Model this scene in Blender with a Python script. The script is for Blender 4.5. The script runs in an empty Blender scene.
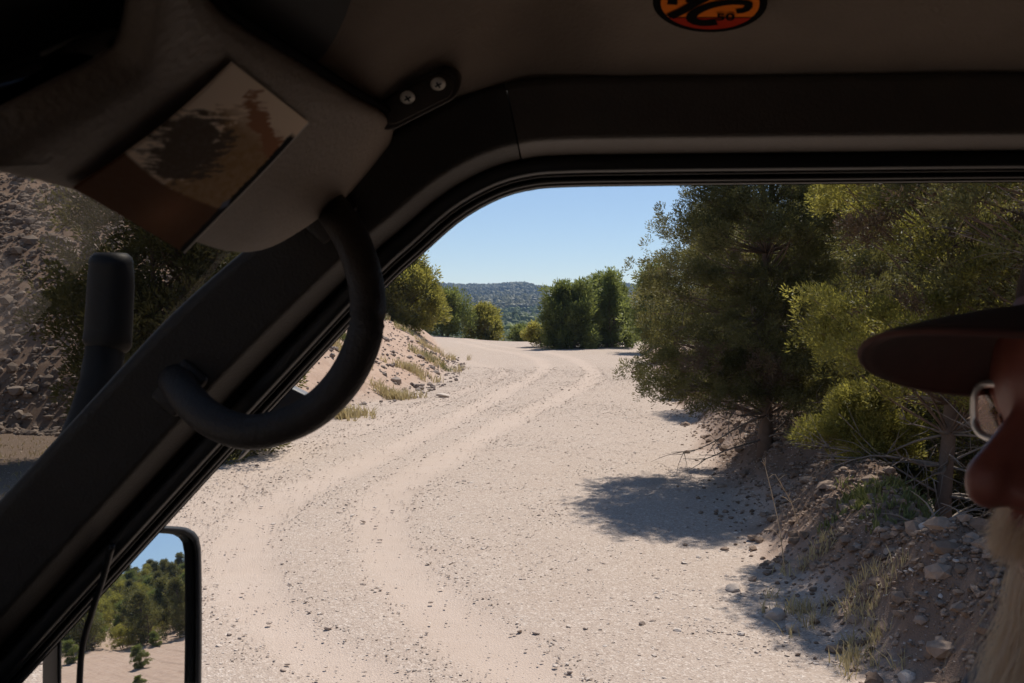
import bpy, bmesh, math, random
import numpy as np
from mathutils import Vector, Matrix
R = math.radians
sc = bpy.context.scene
col = sc.collection
random.seed(3); rng = np.random.default_rng(7)

# ------------------------------------------------------------------ camera, world, sun, exposure
H = 2.10; FPX = 1000.0; HOR = 305.0; CY = 341.5
PITCH = math.atan((CY - HOR) / FPX)
cam_d = bpy.data.cameras.new('camera'); cam = bpy.data.objects.new('camera', cam_d); col.objects.link(cam)
cam.location = (0, 0, H); cam.rotation_euler = (math.pi / 2 - PITCH, 0, 0)
cam_d.sensor_width = 36; cam_d.lens = FPX * 36 / 1024
cam_d.clip_start = .01; cam_d.clip_end = 20000
cam_d.dof.use_dof = True; cam_d.dof.focus_distance = 12; cam_d.dof.aperture_fstop = 17
sc.camera = cam
SUN_AZ, SUN_EL = 31.0, 58.0      # azimuth from +Y towards +X
w = bpy.data.worlds.new('World'); sc.world = w; w.use_nodes = True
nt = w.node_tree; bg = nt.nodes['Background']
sky = nt.nodes.new('ShaderNodeTexSky'); sky.sky_type = 'NISHITA'; sky.sun_disc = False
sky.sun_elevation = R(SUN_EL); sky.sun_rotation = R(SUN_AZ); sky.altitude = 2000
sky.air_density = 1.0; sky.dust_density = .15; sky.ozone_density = 1.5
nt.links.new(sky.outputs[0], bg.inputs[0]); bg.inputs[1].default_value = .10
sd = bpy.data.lights.new('sun', 'SUN'); sd.energy = 4.8; sd.angle = R(.55); sd.color = (1, .94, .86)
sun = bpy.data.objects.new('sun', sd); col.objects.link(sun)
sv = Vector((math.sin(R(SUN_AZ)) * math.cos(R(SUN_EL)), math.cos(R(SUN_AZ)) * math.cos(R(SUN_EL)), math.sin(R(SUN_EL))))
sun.rotation_euler = sv.to_track_quat('Z', 'Y').to_euler(); sun.location = (5, 5, 30)
sc.view_settings.view_transform = 'Standard'; sc.view_settings.look = 'None'
sc.view_settings.exposure = .40; sc.view_settings.gamma = 1; sc.view_settings.use_curve_mapping = False
sc.render.engine = 'CYCLES'
cy = sc.cycles; cy.use_denoising = True
cy.max_bounces = 8; cy.diffuse_bounces = 4; cy.glossy_bounces = 4; cy.transmission_bounces = 6
cy.transparent_max_bounces = 12; cy.volume_bounces = 0; cy.sample_clamp_indirect = 6
cy.caustics_reflective = False; cy.caustics_refractive = False

# ------------------------------------------------------------------ helpers
_F = Vector((0, math.cos(PITCH), -math.sin(PITCH))); _U = Vector((0, math.sin(PITCH), math.cos(PITCH)))
CAMP = Vector((0, 0, H))
def ray(px, py): return _F + Vector((1, 0, 0)) * ((px - 512) / FPX) + _U * ((CY - py) / FPX)
def P(px, py, D):
    d = ray(px, py); return CAMP + d * (D / d.y)
def G(px, py, z=0.0):
    d = ray(px, py); return CAMP + d * ((z - H) / d.z)
def on_plane(px, py, p0, n):
    d = ray(px, py); return CAMP + d * ((p0 - CAMP).dot(n) / d.dot(n))
def tag(o, label=None, cat=None, group=None, kind=None):
    if label: o['label'] = label
    if cat: o['category'] = cat
    if group: o['group'] = group
    if kind: o['kind'] = kind
    return o
def link(o, parent=None):
    col.objects.link(o)
    if parent is not None: o.parent = parent; o.matrix_parent_inverse = Matrix.Translation(parent.location).inverted() if parent.rotation_euler == Vector((0,0,0)) or True else None
    return o
def empty(name, loc=(0, 0, 0)):
    o = bpy.data.objects.new(name, None); o.location = loc; o.empty_display_size = .2; col.objects.link(o); return o
def mesh_np(name, V, Q, mat, parent=None, smooth=False, attrs=None, T=None):
    """V (n,3) float, Q (m,k) int polygons of one size"""
    me = bpy.data.meshes.new(name); V = np.asarray(V, np.float32); Q = np.asarray(Q, np.int32)
    m, k = Q.shape
    me.vertices.add(len(V)); me.vertices.foreach_set('co', V.ravel())
    me.loops.add(m * k); me.loops.foreach_set('vertex_index', Q.ravel())
    me.polygons.add(m); me.polygons.foreach_set('loop_start', np.arange(m, dtype=np.int32) * k)
    if attrs:
        for an, av in attrs.items():
            if av.ndim == 1:
                a = me.attributes.new(an, 'FLOAT', 'POINT'); a.data.foreach_set('value', av.astype(np.float32))
            else:
                a = me.attributes.new(an, 'FLOAT_COLOR', 'POINT')
                a.data.foreach_set('color', np.hstack([av, np.ones((len(av), 1))]).astype(np.float32).ravel())
    me.update(calc_edges=True); me.validate()
    me.polygons.foreach_set('use_smooth', np.full(m, smooth)); me.materials.append(mat)
    o = bpy.data.objects.new(name, me); col.objects.link(o)
    if parent is not None: o.parent = parent; o.matrix_parent_inverse = Matrix.Translation(parent.location).inverted()
    return o
def obj_bm(name, bm, mat, parent=None, smooth=False, bevel=0, seg=2, subsurf=0):
    me = bpy.data.meshes.new(name); bmesh.ops.recalc_face_normals(bm, faces=bm.faces[:]); bm.to_mesh(me); bm.free()
    for p in me.polygons: p.use_smooth = smooth
    me.materials.append(mat)
    o = bpy.data.objects.new(name, me); col.objects.link(o)
    if parent is not None: o.parent = parent; o.matrix_parent_inverse = Matrix.Translation(parent.location).inverted()
    if bevel:
        b = o.modifiers.new('bevel', 'BEVEL'); b.width = bevel; b.segments = seg; b.limit_method = 'ANGLE'
    if subsurf:
        s = o.modifiers.new('sub', 'SUBSURF'); s.levels = s.render_levels = subsurf
    return o
def catmull(pts, n):
    pts = [Vector(p) for p in pts]; P_ = [pts[0] * 2 - pts[1]] + pts + [pts[-1] * 2 - pts[-2]]
    seglen = [max((pts[i + 1] - pts[i]).length, 1e-6) for i in range(len(pts) - 1)]
    tot = sum(seglen); out = []
    for k in range(n):
        s = tot * k / (n - 1); i = 0
        while i < len(seglen) - 1 and s > seglen[i]: s -= seglen[i]; i += 1
        t = min(1, s / seglen[i]); a, b, c, d = P_[i:i + 4]
        out.append(.5 * ((2 * b) + (c - a) * t + (2 * a - 5 * b + 4 * c - d) * t * t + (3 * b - a - 3 * c + d) * t ** 3))
    return out
def tube_bm(bm, path, radii, seg=8, flat=1.0, cap=True):
    n = len(path); rings = []; up = Vector((.13, .2, 1)).normalized()
    for i, p in enumerate(path):
        t = (path[min(i + 1, n - 1)] - path[max(i - 1, 0)])
        if t.length < 1e-9: t = Vector((0, 0, 1))
        t.normalize()
        s = t.cross(up)
        if s.length < .05: s = t.cross(Vector((1, 0, 0)))
        s.normalize(); u = s.cross(t)
        r = radii[i] if hasattr(radii, '__len__') else radii
        rings.append([bm.verts.new(p + s * (math.cos(2 * math.pi * j / seg) * r) + u * (math.sin(2 * math.pi * j / seg) * r * flat)) for j in range(seg)])
    for a, b in zip(rings, rings[1:]):
        for j in range(seg): bm.faces.new((a[j], a[(j + 1) % seg], b[(j + 1) % seg], b[j]))
    if cap: bm.faces.new(rings[0][::-1]); bm.faces.new(rings[-1])
def tube(name, path, radii, mat, parent=None, seg=12, flat=1.0):
    bm = bmesh.new(); tube_bm(bm, path, radii, seg, flat); return obj_bm(name, bm, mat, parent, True)
def box_bm(bm, c, s, rot=None):
    r = bmesh.ops.create_cube(bm, size=1); M = Matrix.Translation(Vector(c)) @ (rot or Matrix()) @ Matrix.Diagonal((*s, 1))
    bmesh.ops.transform(bm, matrix=M, verts=r['verts'])
def box(name, c, s, mat, parent=None, bevel=.006, rot=None, seg=3):
    bm = bmesh.new(); box_bm(bm, c, s, rot); return obj_bm(name, bm, mat, parent, True, bevel, seg)
def slab(name, pts, offset, mat, parent=None, bevel=.004, seg=3, smooth=True):
    """closed polygon of world points extruded by a vector"""
    bm = bmesh.new(); a = [bm.verts.new(p) for p in pts]; b = [bm.verts.new(Vector(p) + offset) for p in pts]; n = len(a)
    bm.faces.new(a); bm.faces.new(b[::-1])
    for i in range(n): bm.faces.new((a[i], b[i], b[(i + 1) % n], a[(i + 1) % n]))
    return obj_bm(name, bm, mat, parent, smooth, bevel, seg)
# value noise
def _h(ix, iy, seed):
    n = (ix.astype(np.int64) * 374761393 + iy.astype(np.int64) * 668265263 + seed * 1274126177) & 0xffffffff
    n = ((n ^ (n >> 13)) * 1274126177) & 0xffffffff
    return ((n ^ (n >> 16)) & 0xffff) / 65535.0
def vn(x, y, s=0):
    x0 = np.floor(x); y0 = np.floor(y); fx = x - x0; fy = y - y0
    fx = fx * fx * (3 - 2 * fx); fy = fy * fy * (3 - 2 * fy)
    a = _h(x0, y0, s); b = _h(x0 + 1, y0, s); c = _h(x0, y0 + 1, s); d = _h(x0 + 1, y0 + 1, s)
    return (a * (1 - fx) + b * fx) * (1 - fy) + (c * (1 - fx) + d * fx) * fy
def fbm(x, y, s=0, o=4):
    r = 0; a = .5; t = 0
    for i in range(o): r = r + a * vn(x * 2 ** i + 17.3 * i, y * 2 ** i - 9.1 * i, s + i); t += a; a *= .5
    return r / t - .5
def ss(a, b, x):
    t = np.clip((x - a) / (b - a), 0, 1); return t * t * (3 - 2 * t)

# ------------------------------------------------------------------ materials
def mat_new(name):
    m = bpy.data.materials.new(name); m.use_nodes = True; n = m.node_tree; b = n.nodes['Principled BSDF']; return m, n, b
def mat(name, color, rough=.6, metal=0, spec=.4, var=.12, scale=40, bump=0, bscale=300, coat=0, sheen=0):
    m, n, b = mat_new(name)
    tc = n.nodes.new('ShaderNodeTexCoord'); no = n.nodes.new('ShaderNodeTexNoise'); no.inputs['Scale'].default_value = scale; no.inputs['Detail'].default_value = 5
    n.links.new(tc.outputs['Object'], no.inputs['Vector'])
    mx = n.nodes.new('ShaderNodeMix'); mx.data_type = 'RGBA'
    mx.inputs[6].default_value = (*[c * (1 - var) for c in color], 1); mx.inputs[7].default_value = (*[min(1, c * (1 + var)) for c in color], 1)
    n.links.new(no.outputs['Fac'], mx.inputs[0]); n.links.new(mx.outputs[2], b.inputs['Base Color'])
    b.inputs['Roughness'].default_value = rough; b.inputs['Metallic'].default_value = metal; b.inputs['Specular IOR Level'].default_value = spec
    b.inputs['Coat Weight'].default_value = coat; b.inputs['Sheen Weight'].default_value = sheen
    if bump:
        n2 = n.nodes.new('ShaderNodeTexNoise'); n2.inputs['Scale'].default_value = bscale; n2.inputs['Detail'].default_value = 4
        n.links.new(tc.outputs['Object'], n2.inputs['Vector'])
        bp = n.nodes.new('ShaderNodeBump'); bp.inputs['Strength'].default_value = bump; bp.inputs['Distance'].default_value = .002
        n.links.new(n2.outputs['Fac'], bp.inputs['Height']); n.links.new(bp.outputs[0], b.inputs['Normal'])
    return m
def ramp(n, fac, stops):
    r = n.nodes.new('ShaderNodeValToRGB'); e = r.color_ramp.elements
    while len(e) < len(stops): e.new(.5)
    for el, (p, c) in zip(e, stops): el.position = p; el.color = (*c, 1)
    n.links.new(fac, r.inputs[0]); return r.outputs[0]
def mixc(n, fac, a, b, mode='MIX'):
    x = n.nodes.new('ShaderNodeMix'); x.data_type = 'RGBA'; x.blend_type = mode
    for s, v in ((0, fac), (6, a), (7, b)):
        if hasattr(v, 'links') or isinstance(v, bpy.types.NodeSocket): n.links.new(v, x.inputs[s])
        else: x.inputs[s].default_value = v if s == 0 else (*v, 1)
    return x.outputs[2]
def noise(n, vec, scale, detail=6, rough=.55):
    t = n.nodes.new('ShaderNodeTexNoise'); t.inputs['Scale'].default_value = scale; t.inputs['Detail'].default_value = detail; t.inputs['Roughness'].default_value = rough
    n.links.new(vec, t.inputs['Vector']); return t.outputs['Fac']
def vor(n, vec, scale, out='Color'):
    t = n.nodes.new('ShaderNodeTexVoronoi'); t.inputs['Scale'].default_value = scale; n.links.new(vec, t.inputs['Vector']); return t.outputs[out]
def attr(n, name, out='Fac'):
    a = n.nodes.new('ShaderNodeAttribute'); a.attribute_name = name; return a.outputs[out]
def hsv(n, c):
    return n
# ground
M_GROUND, n, b = mat_new('gravel_ground')
tc = n.nodes.new('ShaderNodeTexCoord').outputs['Object']
big = noise(n, tc, .35, 5); mid = noise(n, tc, 6, 6); fine = noise(n, tc, 60, 5, .7)
cv = vor(n, tc, 85); cv2 = vor(n, tc, 38); cvb = vor(n, tc, 5.5)
sx = n.nodes.new('ShaderNodeSeparateColor'); n.links.new(cv, sx.inputs[0])
sx2 = n.nodes.new('ShaderNodeSeparateColor'); n.links.new(cv2, sx2.inputs[0])
sx3 = n.nodes.new('ShaderNodeSeparateColor'); n.links.new(cvb, sx3.inputs[0])
road = mixc(n, mid, (.32, .245, .195), (.41, .325, .265))
road = mixc(n, ramp(n, fine, [(.35, (0, 0, 0)), (.7, (1, 1, 1))]), road, (.50, .42, .34))
peb = ramp(n, sx.outputs[0], [(0, (.15, .11, .09)), (.16, (.28, .21, .17)), (.5, (.365, .285, .235)), (.84, (.43, .35, .29)), (1, (.74, .65, .58))])
peb2 = ramp(n, sx2.outputs[1], [(0, (.26, .20, .16)), (.1, (.44, .36, .29)), (.9, (.48, .40, .33)), (1, (.66, .60, .52))])
peb = mixc(n, .4, peb, peb2)
dust = mixc(n, mid, (.44, .35, .285), (.50, .405, .335))
road = mixc(n, .75, road, peb)
tkm = n.nodes.new('ShaderNodeMath'); tkm.operation = 'MULTIPLY'; n.links.new(attr(n, 'track'), tkm.inputs[0]); n.links.new(ramp(n, noise(n, tc, 2.2, 6, .7), [(.2, (.55,) * 3), (.6, (1.0,) * 3)]), tkm.inputs[1])
road = mixc(n, tkm.outputs[0], road, dust)
bankc = mixc(n, noise(n, tc, 1.3, 6, .65), (.31, .19, .13), (.47, .325, .235))
bst = ramp(n, sx3.outputs[0], [(0, (.20, .16, .14)), (.4, (.36, .29, .24)), (.7, (.46, .37, .30)), (1, (.60, .53, .46))])
bankc = mixc(n, .28, bankc, mixc(n, .5, peb2, bst))
road = mixc(n, ramp(n, noise(n, tc, 1.1, 7, .7), [(.4, (0,) * 3), (.75, (.35,) * 3)]), road, (.36, .275, .215))
c = mixc(n, attr(n, 'bank'), road, bankc)
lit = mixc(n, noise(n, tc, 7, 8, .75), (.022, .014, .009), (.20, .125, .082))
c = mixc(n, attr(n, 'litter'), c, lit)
grn = mixc(n, noise(n, tc, .03, 9, .75), (.035, .042, .03), (.075, .075, .05))
c = mixc(n, attr(n, 'wild'), c, grn)
n.links.new(c, b.inputs['Base Color']); b.inputs['Roughness'].default_value = .95; b.inputs['Specular IOR Level'].default_value = .15
bp = n.nodes.new('ShaderNodeBump'); bp.inputs['Strength'].default_value = .45; bp.inputs['Distance'].default_value = .015
mth = n.nodes.new('ShaderNodeMath'); mth.operation = 'ADD'; n.links.new(vor(n, tc, 85, 'Distance'), mth.inputs[0]); n.links.new(fine, mth.inputs[1])
n.links.new(mth.outputs[0], bp.inputs['Height']); n.links.new(bp.outputs[0], b.inputs['Normal'])
# stones
def stone_mat(name, lo, hi):
    m, n, b = mat_new(name); t = n.nodes.new('ShaderNodeTexCoord').outputs['Object']
    c = mixc(n, attr(n, 'tint'), lo, hi); c = mixc(n, noise(n, t, 25, 6, .7), c, tuple(x * .72 for x in lo)); n.links.new(c, b.inputs['Base Color'])
    b.inputs['Roughness'].default_value = .93; b.inputs['Specular IOR Level'].default_value = .2
    bp = n.nodes.new('ShaderNodeBump'); bp.inputs['Strength'].default_value = .5; bp.inputs['Distance'].default_value = .01
    n.links.new(noise(n, t, 60, 5, .7), bp.inputs['Height']); n.links.new(bp.outputs[0], b.inputs['Normal']); return m
M_STONE = stone_mat('limestone', (.42, .33, .265), (.84, .74, .64))
M_RUBB = stone_mat('berm_stone', (.17, .115, .080), (.50, .38, .29))
M_BROCK = stone_mat('bank_rock', (.20, .16, .135), (.56, .46, .385))
# foliage
def leaf_mat(name, dark, light, trans=.35):
    m, n, b = mat_new(name)
    t = attr(n, 'tint'); c = mixc(n, t, dark, light)
    n.links.new(c, b.inputs['Base Color']); b.inputs['Roughness'].default_value = .55; b.inputs['Specular IOR Level'].default_value = .3
    tr = n.nodes.new('ShaderNodeBsdfTranslucent'); c2 = mixc(n, .35, c, (light[0] * 1.7, light[1] * 1.6, light[2] * .9)); n.links.new(c2, tr.inputs[0])
    mx = n.nodes.new('ShaderNodeMixShader'); mx.inputs[0].default_value = trans
    n.links.new(b.outputs[0], mx.inputs[1]); n.links.new(tr.outputs[0], mx.inputs[2]); n.links.new(mx.outputs[0], n.nodes['Material Output'].inputs[0]); return m
M_JUN = leaf_mat('juniper_foliage', (.050, .055, .020), (.20, .185, .07), .42)
M_PIN = leaf_mat('pinyon_foliage', (.075, .085, .022), (.34, .31, .08), .5)
M_FAR = leaf_mat('far_juniper_foliage', (.075, .098, .030), (.24, .27, .085), .42)
M_DRYLEAF = leaf_mat('brown_needles', (.10, .07, .045), (.20, .135, .085), .25)
M_WEED = leaf_mat('weed_leaves', (.09, .11, .035), (.20, .21, .08), .3)
M_STRAW = leaf_mat('dry_grass', (.32, .25, .14), (.55, .47, .29), .3)
M_BARK = mat('bark', (.15, .105, .078), .95, 0, .15, .45, 14, .8, 60)
M_DEAD = mat('dead_wood', (.21, .175, .145), .95, 0, .15, .35, 20, .6, 80)
# car
M_PLAST = mat('dark_trim_plastic', (.062, .050, .042), .6, 0, .35, .2, 30, .6, 260)
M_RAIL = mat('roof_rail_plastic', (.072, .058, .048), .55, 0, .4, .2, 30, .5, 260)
M_RUB = mat('black_rubber', (.012, .012, .013), .45, 0, .4, .15, 80, .2, 400)
M_SEAL = mat('grey_seal_edge', (.10, .095, .09), .35, 0, .6, .1, 80)
M_LINER = mat('headliner_vinyl', (.18, .142, .113), .85, 0, .2, .28, 9, .9, 200)
M_VISOR = mat('visor_vinyl', (.235, .19, .155), .62, 0, .3, .18, 9, .8, 200)
M_BLACK = mat('black_plastic', (.014, .013, .013), .55, 0, .25, .1, 60, .15, 900)
M_GRIP = mat('grip_vinyl', (.036, .029, .025), .55, 0, .3, .25, 40, .7, 220)
M_PAINT = mat('white_car_paint', (.72, .72, .70), .3, 0, .5, .03, 3, 0, 300, .6)
M_STEEL = mat('screw_steel', (.75, .70, .62), .5, .7, .5, .1, 90)
M_SEATF = mat('seat_fabric', (.16, .14, .12), .9, 0, .1, .2, 60, .5, 500)
M_BRACK = mat('grey_bracket_plastic', (.13, .125, .12), .5, 0, .4, .1, 60)
M_MIRR, n, b = mat_new('mirror_glass'); b.inputs['Base Color'].default_value = (.80, .82, .82, 1); b.inputs['Metallic'].default_value = 1; b.inputs['Roughness'].default_value = .0
M_RMIRR, n, b = mat_new('dim_mirror_glass'); b.inputs['Base Color'].default_value = (.06, .065, .08, 1); b.inputs['Metallic'].default_value = 1; b.inputs['Roughness'].default_value = .12
def glass_mat(name, tint, refl):
    m, n, b = mat_new(name); n.nodes.remove(b)
    t = n.nodes.new('ShaderNodeBsdfTransparent'); t.inputs[0].default_value = (*tint, 1)
    g = n.nodes.new('ShaderNodeBsdfGlossy'); g.inputs['Roughness'].default_value = .02; g.inputs[0].default_value = (1, 1, 1, 1)
    mx = n.nodes.new('ShaderNodeMixShader'); mx.inputs[0].default_value = refl
    n.links.new(t.outputs[0], mx.inputs[1]); n.links.new(g.outputs[0], mx.inputs[2]); n.links.new(mx.outputs[0], n.nodes['Material Output'].inputs[0]); return m
M_GLASS = glass_mat('windshield_glass', (.70, .68, .65), .03)
M_LENS = glass_mat('lens_glass', (.92, .72, .66), .12)

# ------------------------------------------------------------------ terrain
EDGE_R = [(1.75, -60), (1.75, 3.0)] + [tuple(G(x, y).xy) for x, y in ((858, 683), (812, 640), (762, 590), (738, 540), (718, 492), (692, 440), (676, 408), (652, 374), (640, 356), (640, 348))] + [(8, 60), (3, 75), (-10, 90), (-60, 110)]
er = np.array(sorted(EDGE_R, key=lambda p: p[1]))
def XR(y): return np.interp(y, er[:, 1], er[:, 0])
BANK = [(-60, 34), (-26, 24), (-14, 18.5), (-9.5, 16.8), (-6.3, 16.2)] + [tuple(G(x, y).xy) for x, y in ((250, 433), (345, 408), (395, 398), (440, 380), (452, 366), (440, 350), (430, 341))] + [(-9, 70), (-30, 85), (-70, 100)]
bk = np.array(BANK)
def bank_dist(x, y):
    best = np.full(x.shape, 1e9); sg = np.zeros(x.shape)
    for (ax, ay), (bx, by) in zip(bk[:-1], bk[1:]):
        dx, dy = bx - ax, by - ay; L = dx * dx + dy * dy
        t = np.clip(((x - ax) * dx + (y - ay) * dy) / L, 0, 1)
        d = np.hypot(x - ax - t * dx, y - ay - t * dy); cr = dx * (y - ay) - dy * (x - ax)
        m = d < best - 1e-9; best = np.where(m, d, best); sg = np.where(m, np.sign(cr), sg)
    return best * sg
TRK = [[tuple(G(x, y).xy) for x, y in t] for t in (
    [(560, 700), (519, 666), (450, 618), (402, 575), (383, 533), (386, 495), (439, 464), (520, 416), (585, 385), (590, 368), (560, 355), (500, 346), (450, 341)],
    [(400, 700), (375, 683), (296, 639), (258, 597), (242, 559), (250, 527), (280, 500), (360, 464), (439, 426), (520, 384), (545, 366), (525, 355), (460, 345)],
    [(180, 560), (220, 500), (300, 450), (400, 415), (480, 385), (500, 370), (440, 356)])]
TRK = [[(v.x, v.y) for v in catmull([(a, b_, 0) for a, b_ in t], 60)] for t in TRK]
def track_mask(x, y):
    m = np.zeros(x.shape)
    for k, t in enumerate(TRK):
        best = np.full(x.shape, 1e9)
        for (ax, ay), (bx, by) in zip(t[:-1], t[1:]):
            dx, dy = bx - ax, by - ay; L = dx * dx + dy * dy + 1e-9
            q = np.clip(((x - ax) * dx + (y - ay) * dy) / L, 0, 1); best = np.minimum(best, np.hypot(x - ax - q * dx, y - ay - q * dy))
        wd = .20 + .09 * vn(x * .8, y * .8, 31)
        m = np.maximum(m, (1 - ss(wd * .3, wd * 1.9, best)) * (1 if k < 2 else .55))
    return m
def terrain(x, y, full=False):
    x = np.asarray(x, float); y = np.asarray(y, float); r = np.hypot(x, y)
    z = fbm(x * .25, y * .25, 1, 3) * .10 * ss(2.5, 9, r)
    dr = x - XR(y)
    rgt = ss(0, .5, dr) * (1 - ss(45, 70, y)) * (ss(-3, 3, y))
    n1 = fbm(x * 1.1, y * 1.1, 5, 4)
    berm = .54 * np.exp(-((dr - 1.05) / .62) ** 2) * (1 + 1.4 * n1)
    drop = -.42 * np.maximum(0, dr - 1.5); drop = np.maximum(drop, -1.15 - .3 * n1)
    far_r = ss(10, 22, x); z = z + rgt * (berm + drop * (1 - .9 * far_r) + (.24 * fbm(x * 1.7, y * 1.7 + 5, 9, 5) + .13 * fbm(x * 5, y * 5, 19, 3)) * ss(0, .6, dr))
    # left bank
    bd = bank_dist(x, y)
    Hc = np.interp(x, [-40, -16, -9, -6, -4.6, -3.4, -2.4, 0], [9, 8.5, 6.6, 3.8, 2.4, 1.25, .8, .5])
    Hc = Hc * (1 + .5 * fbm(x * .5, y * .5, 13, 3)) * (1 - .65 * ss(28, 55, y))
    sl = np.interp(x, [-9, -5, -3], [1.25, .95, .75])
    bz = Hc * (1 - np.exp(-np.maximum(bd, 0) * sl / Hc)) + np.maximum(bd, 0) * .02
    bz = bz + ss(0, 1.2, bd) * (.28 * fbm(x * 1.3, y * 1.3, 21, 4) + .14 * fbm(x * 4, y * 4, 22, 3))
    front = (1 - ss(62, 80, y)); z = z + bz * front
    # beyond the crest
    yy = np.maximum(r, 0)
    fz = np.interp(yy, [0, 58, 74, 120, 220, 420, 800, 1300, 1900, 2600, 6000], [0, 0, -.8, -6, -13, -7.5, -6, 8, 31, 20, -20])
    ang = np.arctan2(x, y)
    rid = 1 + 1.5 * fbm(ang * 9 + 3, ang * 0 + 1, 40, 4) + .25 * fbm(x * .004, y * .004, 44, 5)
    fz = np.where(yy > 800, fz * np.where(fz > 0, rid, 1), fz) + ss(150, 500, yy) * 16 * fbm(x * .009, y * .009, 50, 5)
    wfwd = ss(-.1, .5, np.cos(ang)) * (1 - ss(R(38), R(60), np.abs(ang)))
    side = np.interp(r, [0, 30, 45, 90, 200, 600, 1500, 6000], [0, .05, .5, 5.2, 15, 24, 30, 20]) * (1 + .3 * fbm(x * .015, y * .015, 61, 3)) + np.minimum(r, 400) * .052 * ss(R(70), R(84), ang) * ss(25, 55, r)
    z = z + .35 * ss(0, 5, -x) * ss(34, 54, y) * front
    z = z + fz * wfwd + side * (1 - wfwd) * ss(28, 40, r)
    tm = track_mask(x, y) if full else 0
    if full:
        z = z - .022 * tm + .006 * fbm(x * 9, y * 9, 70, 3) + .010 * fbm(x * 2.5, y * 2.5, 73, 3)
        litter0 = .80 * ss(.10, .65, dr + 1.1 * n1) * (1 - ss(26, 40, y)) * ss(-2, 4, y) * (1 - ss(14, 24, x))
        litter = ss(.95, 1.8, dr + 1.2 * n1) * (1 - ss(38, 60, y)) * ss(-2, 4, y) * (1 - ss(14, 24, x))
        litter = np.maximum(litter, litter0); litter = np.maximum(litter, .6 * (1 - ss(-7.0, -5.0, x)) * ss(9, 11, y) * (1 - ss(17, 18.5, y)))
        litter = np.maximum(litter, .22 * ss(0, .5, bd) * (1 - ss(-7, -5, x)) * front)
        bank = np.maximum(ss(-.2, .4, bd) * front, ss(-.1, .5, dr + .5 * n1) * .95)
        bank = np.maximum(bank, ss(20, 30, x))
        wild = ss(120, 300, r)
        return z, tm, np.clip(litter, 0, 1), np.clip(bank, 0, 1), wild
    return z
def zt(x, y): return float(terrain(np.array([x]), np.array([y]))[0])
def axis(lo, hi, step, out, g=1.07):
    a = list(np.arange(lo, hi, step)); s = step; v = a[-1]; r_ = []
    while v < out: s *= g; v += s; r_.append(v)
    s = step; v = a[0]; l_ = []
    while v > -out: s *= g; v -= s; l_.append(v)
    return np.array(l_[::-1] + a + r_)
xs = axis(-7, 5.5, .06, 2500, 1.045); ys = axis(3.6, 17, .06, 2500, 1.03)
X, Y = np.meshgrid(xs, ys); Z, tm, lt, bkm, wl = terrain(X, Y, True)
nx, ny = len(xs), len(ys); idx = np.arange(nx * ny).reshape(ny, nx)
Q = np.stack([idx[:-1, :-1], idx[:-1, 1:], idx[1:, 1:], idx[1:, :-1]], -1).reshape(-1, 4)
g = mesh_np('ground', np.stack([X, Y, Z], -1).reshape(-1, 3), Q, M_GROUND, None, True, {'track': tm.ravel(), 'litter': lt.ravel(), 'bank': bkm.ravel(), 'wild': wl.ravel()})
tag(g, 'pale gravel road with wheel tracks, berm, cut bank and far hills', 'ground', kind='structure')

# ------------------------------------------------------------------ stones
ico_v = None
def ico():
    global ico_v
    if ico_v is None:
        bm = bmesh.new(); bmesh.ops.create_icosphere(bm, subdivisions=1, radius=1)
        V = np.array([v.co[:] for v in bm.verts]); F = np.array([[v.index for v in f.verts] for f in bm.faces]); bm.free(); ico_v = (V, F)
    return ico_v
def stones(name, x, y, size, mt, sink=.25, flat=.6):
    V, F = ico(); N = len(x); nv = len(V)
    z = terrain(x, y)
    jit = 1 + .55 * (rng.random((N, nv, 1)) - .5)
    sc_ = np.stack([1 + .5 * (rng.random(N) - .3), 1 + .4 * (rng.random(N) - .6), flat * (1 + .5 * (rng.random(N) - .5))], -1)[:, None, :]
    A = V[None] * jit * sc_ * size[:, None, None]
    a = rng.random(N) * 6.283; tl = (rng.random(N) - .5) * .9
    ca, sa, ct, st = np.cos(a), np.sin(a), np.cos(tl), np.sin(tl)
    y1 = A[..., 1] * ct[:, None] - A[..., 2] * st[:, None]; z1 = A[..., 1] * st[:, None] + A[..., 2] * ct[:, None]
    x2 = A[..., 0] * ca[:, None] - y1 * sa[:, None]; y2 = A[..., 0] * sa[:, None] + y1 * ca[:, None]
    W = np.stack([x2 + x[:, None], y2 + y[:, None], z1 + (z + size * flat * (1 - 2 * sink))[:, None]], -1).reshape(-1, 3)
    FF = (F[None] + (np.arange(N) * nv)[:, None, None]).reshape(-1, 3)
    tint = np.repeat(rng.random(N) ** 1.3, nv)
    return mesh_np(name, W, FF, mt, None, False, {'tint': tint})
def scatter(n, x0, x1, y0, y1, dens):
    x = rng.uniform(x0, x1, n); y = y0 * (y1 / y0) ** rng.random(n); k = rng.random(n) < dens(x, y); return x[k], y[k]
def d_road(x, y):
    dr = x - XR(y); t = track_mask(x, y); base = .22 + 1.1 * np.clip(vn(x * .6, y * .6, 80) - .35, 0, 1) + .35 * ss(.02, .3, t) * (1 - ss(.3, .6, t))
    return np.clip(base, 0, 1) * (1 - .72 * t) * (np.abs(x) < y * .60 + .5) * (bank_dist(x, y) < .6) * (dr < 3.2)
x, y = scatter(200000, -8, 9, 4.2, 34, d_road); s = .0040 * np.exp(rng.normal(0, .60, len(x))) + .00028 * y
tag(stones('gravel', x, y, np.clip(s, .003, .030), M_STONE, .40, .42), 'loose pale gravel scattered over the dirt road', 'gravel', kind='stuff')
def d_berm(x, y): dr = x - XR(y); return np.exp(-((dr - 1.0) / np.where(dr < 1, .60, 1.2)) ** 2) * .95
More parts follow.
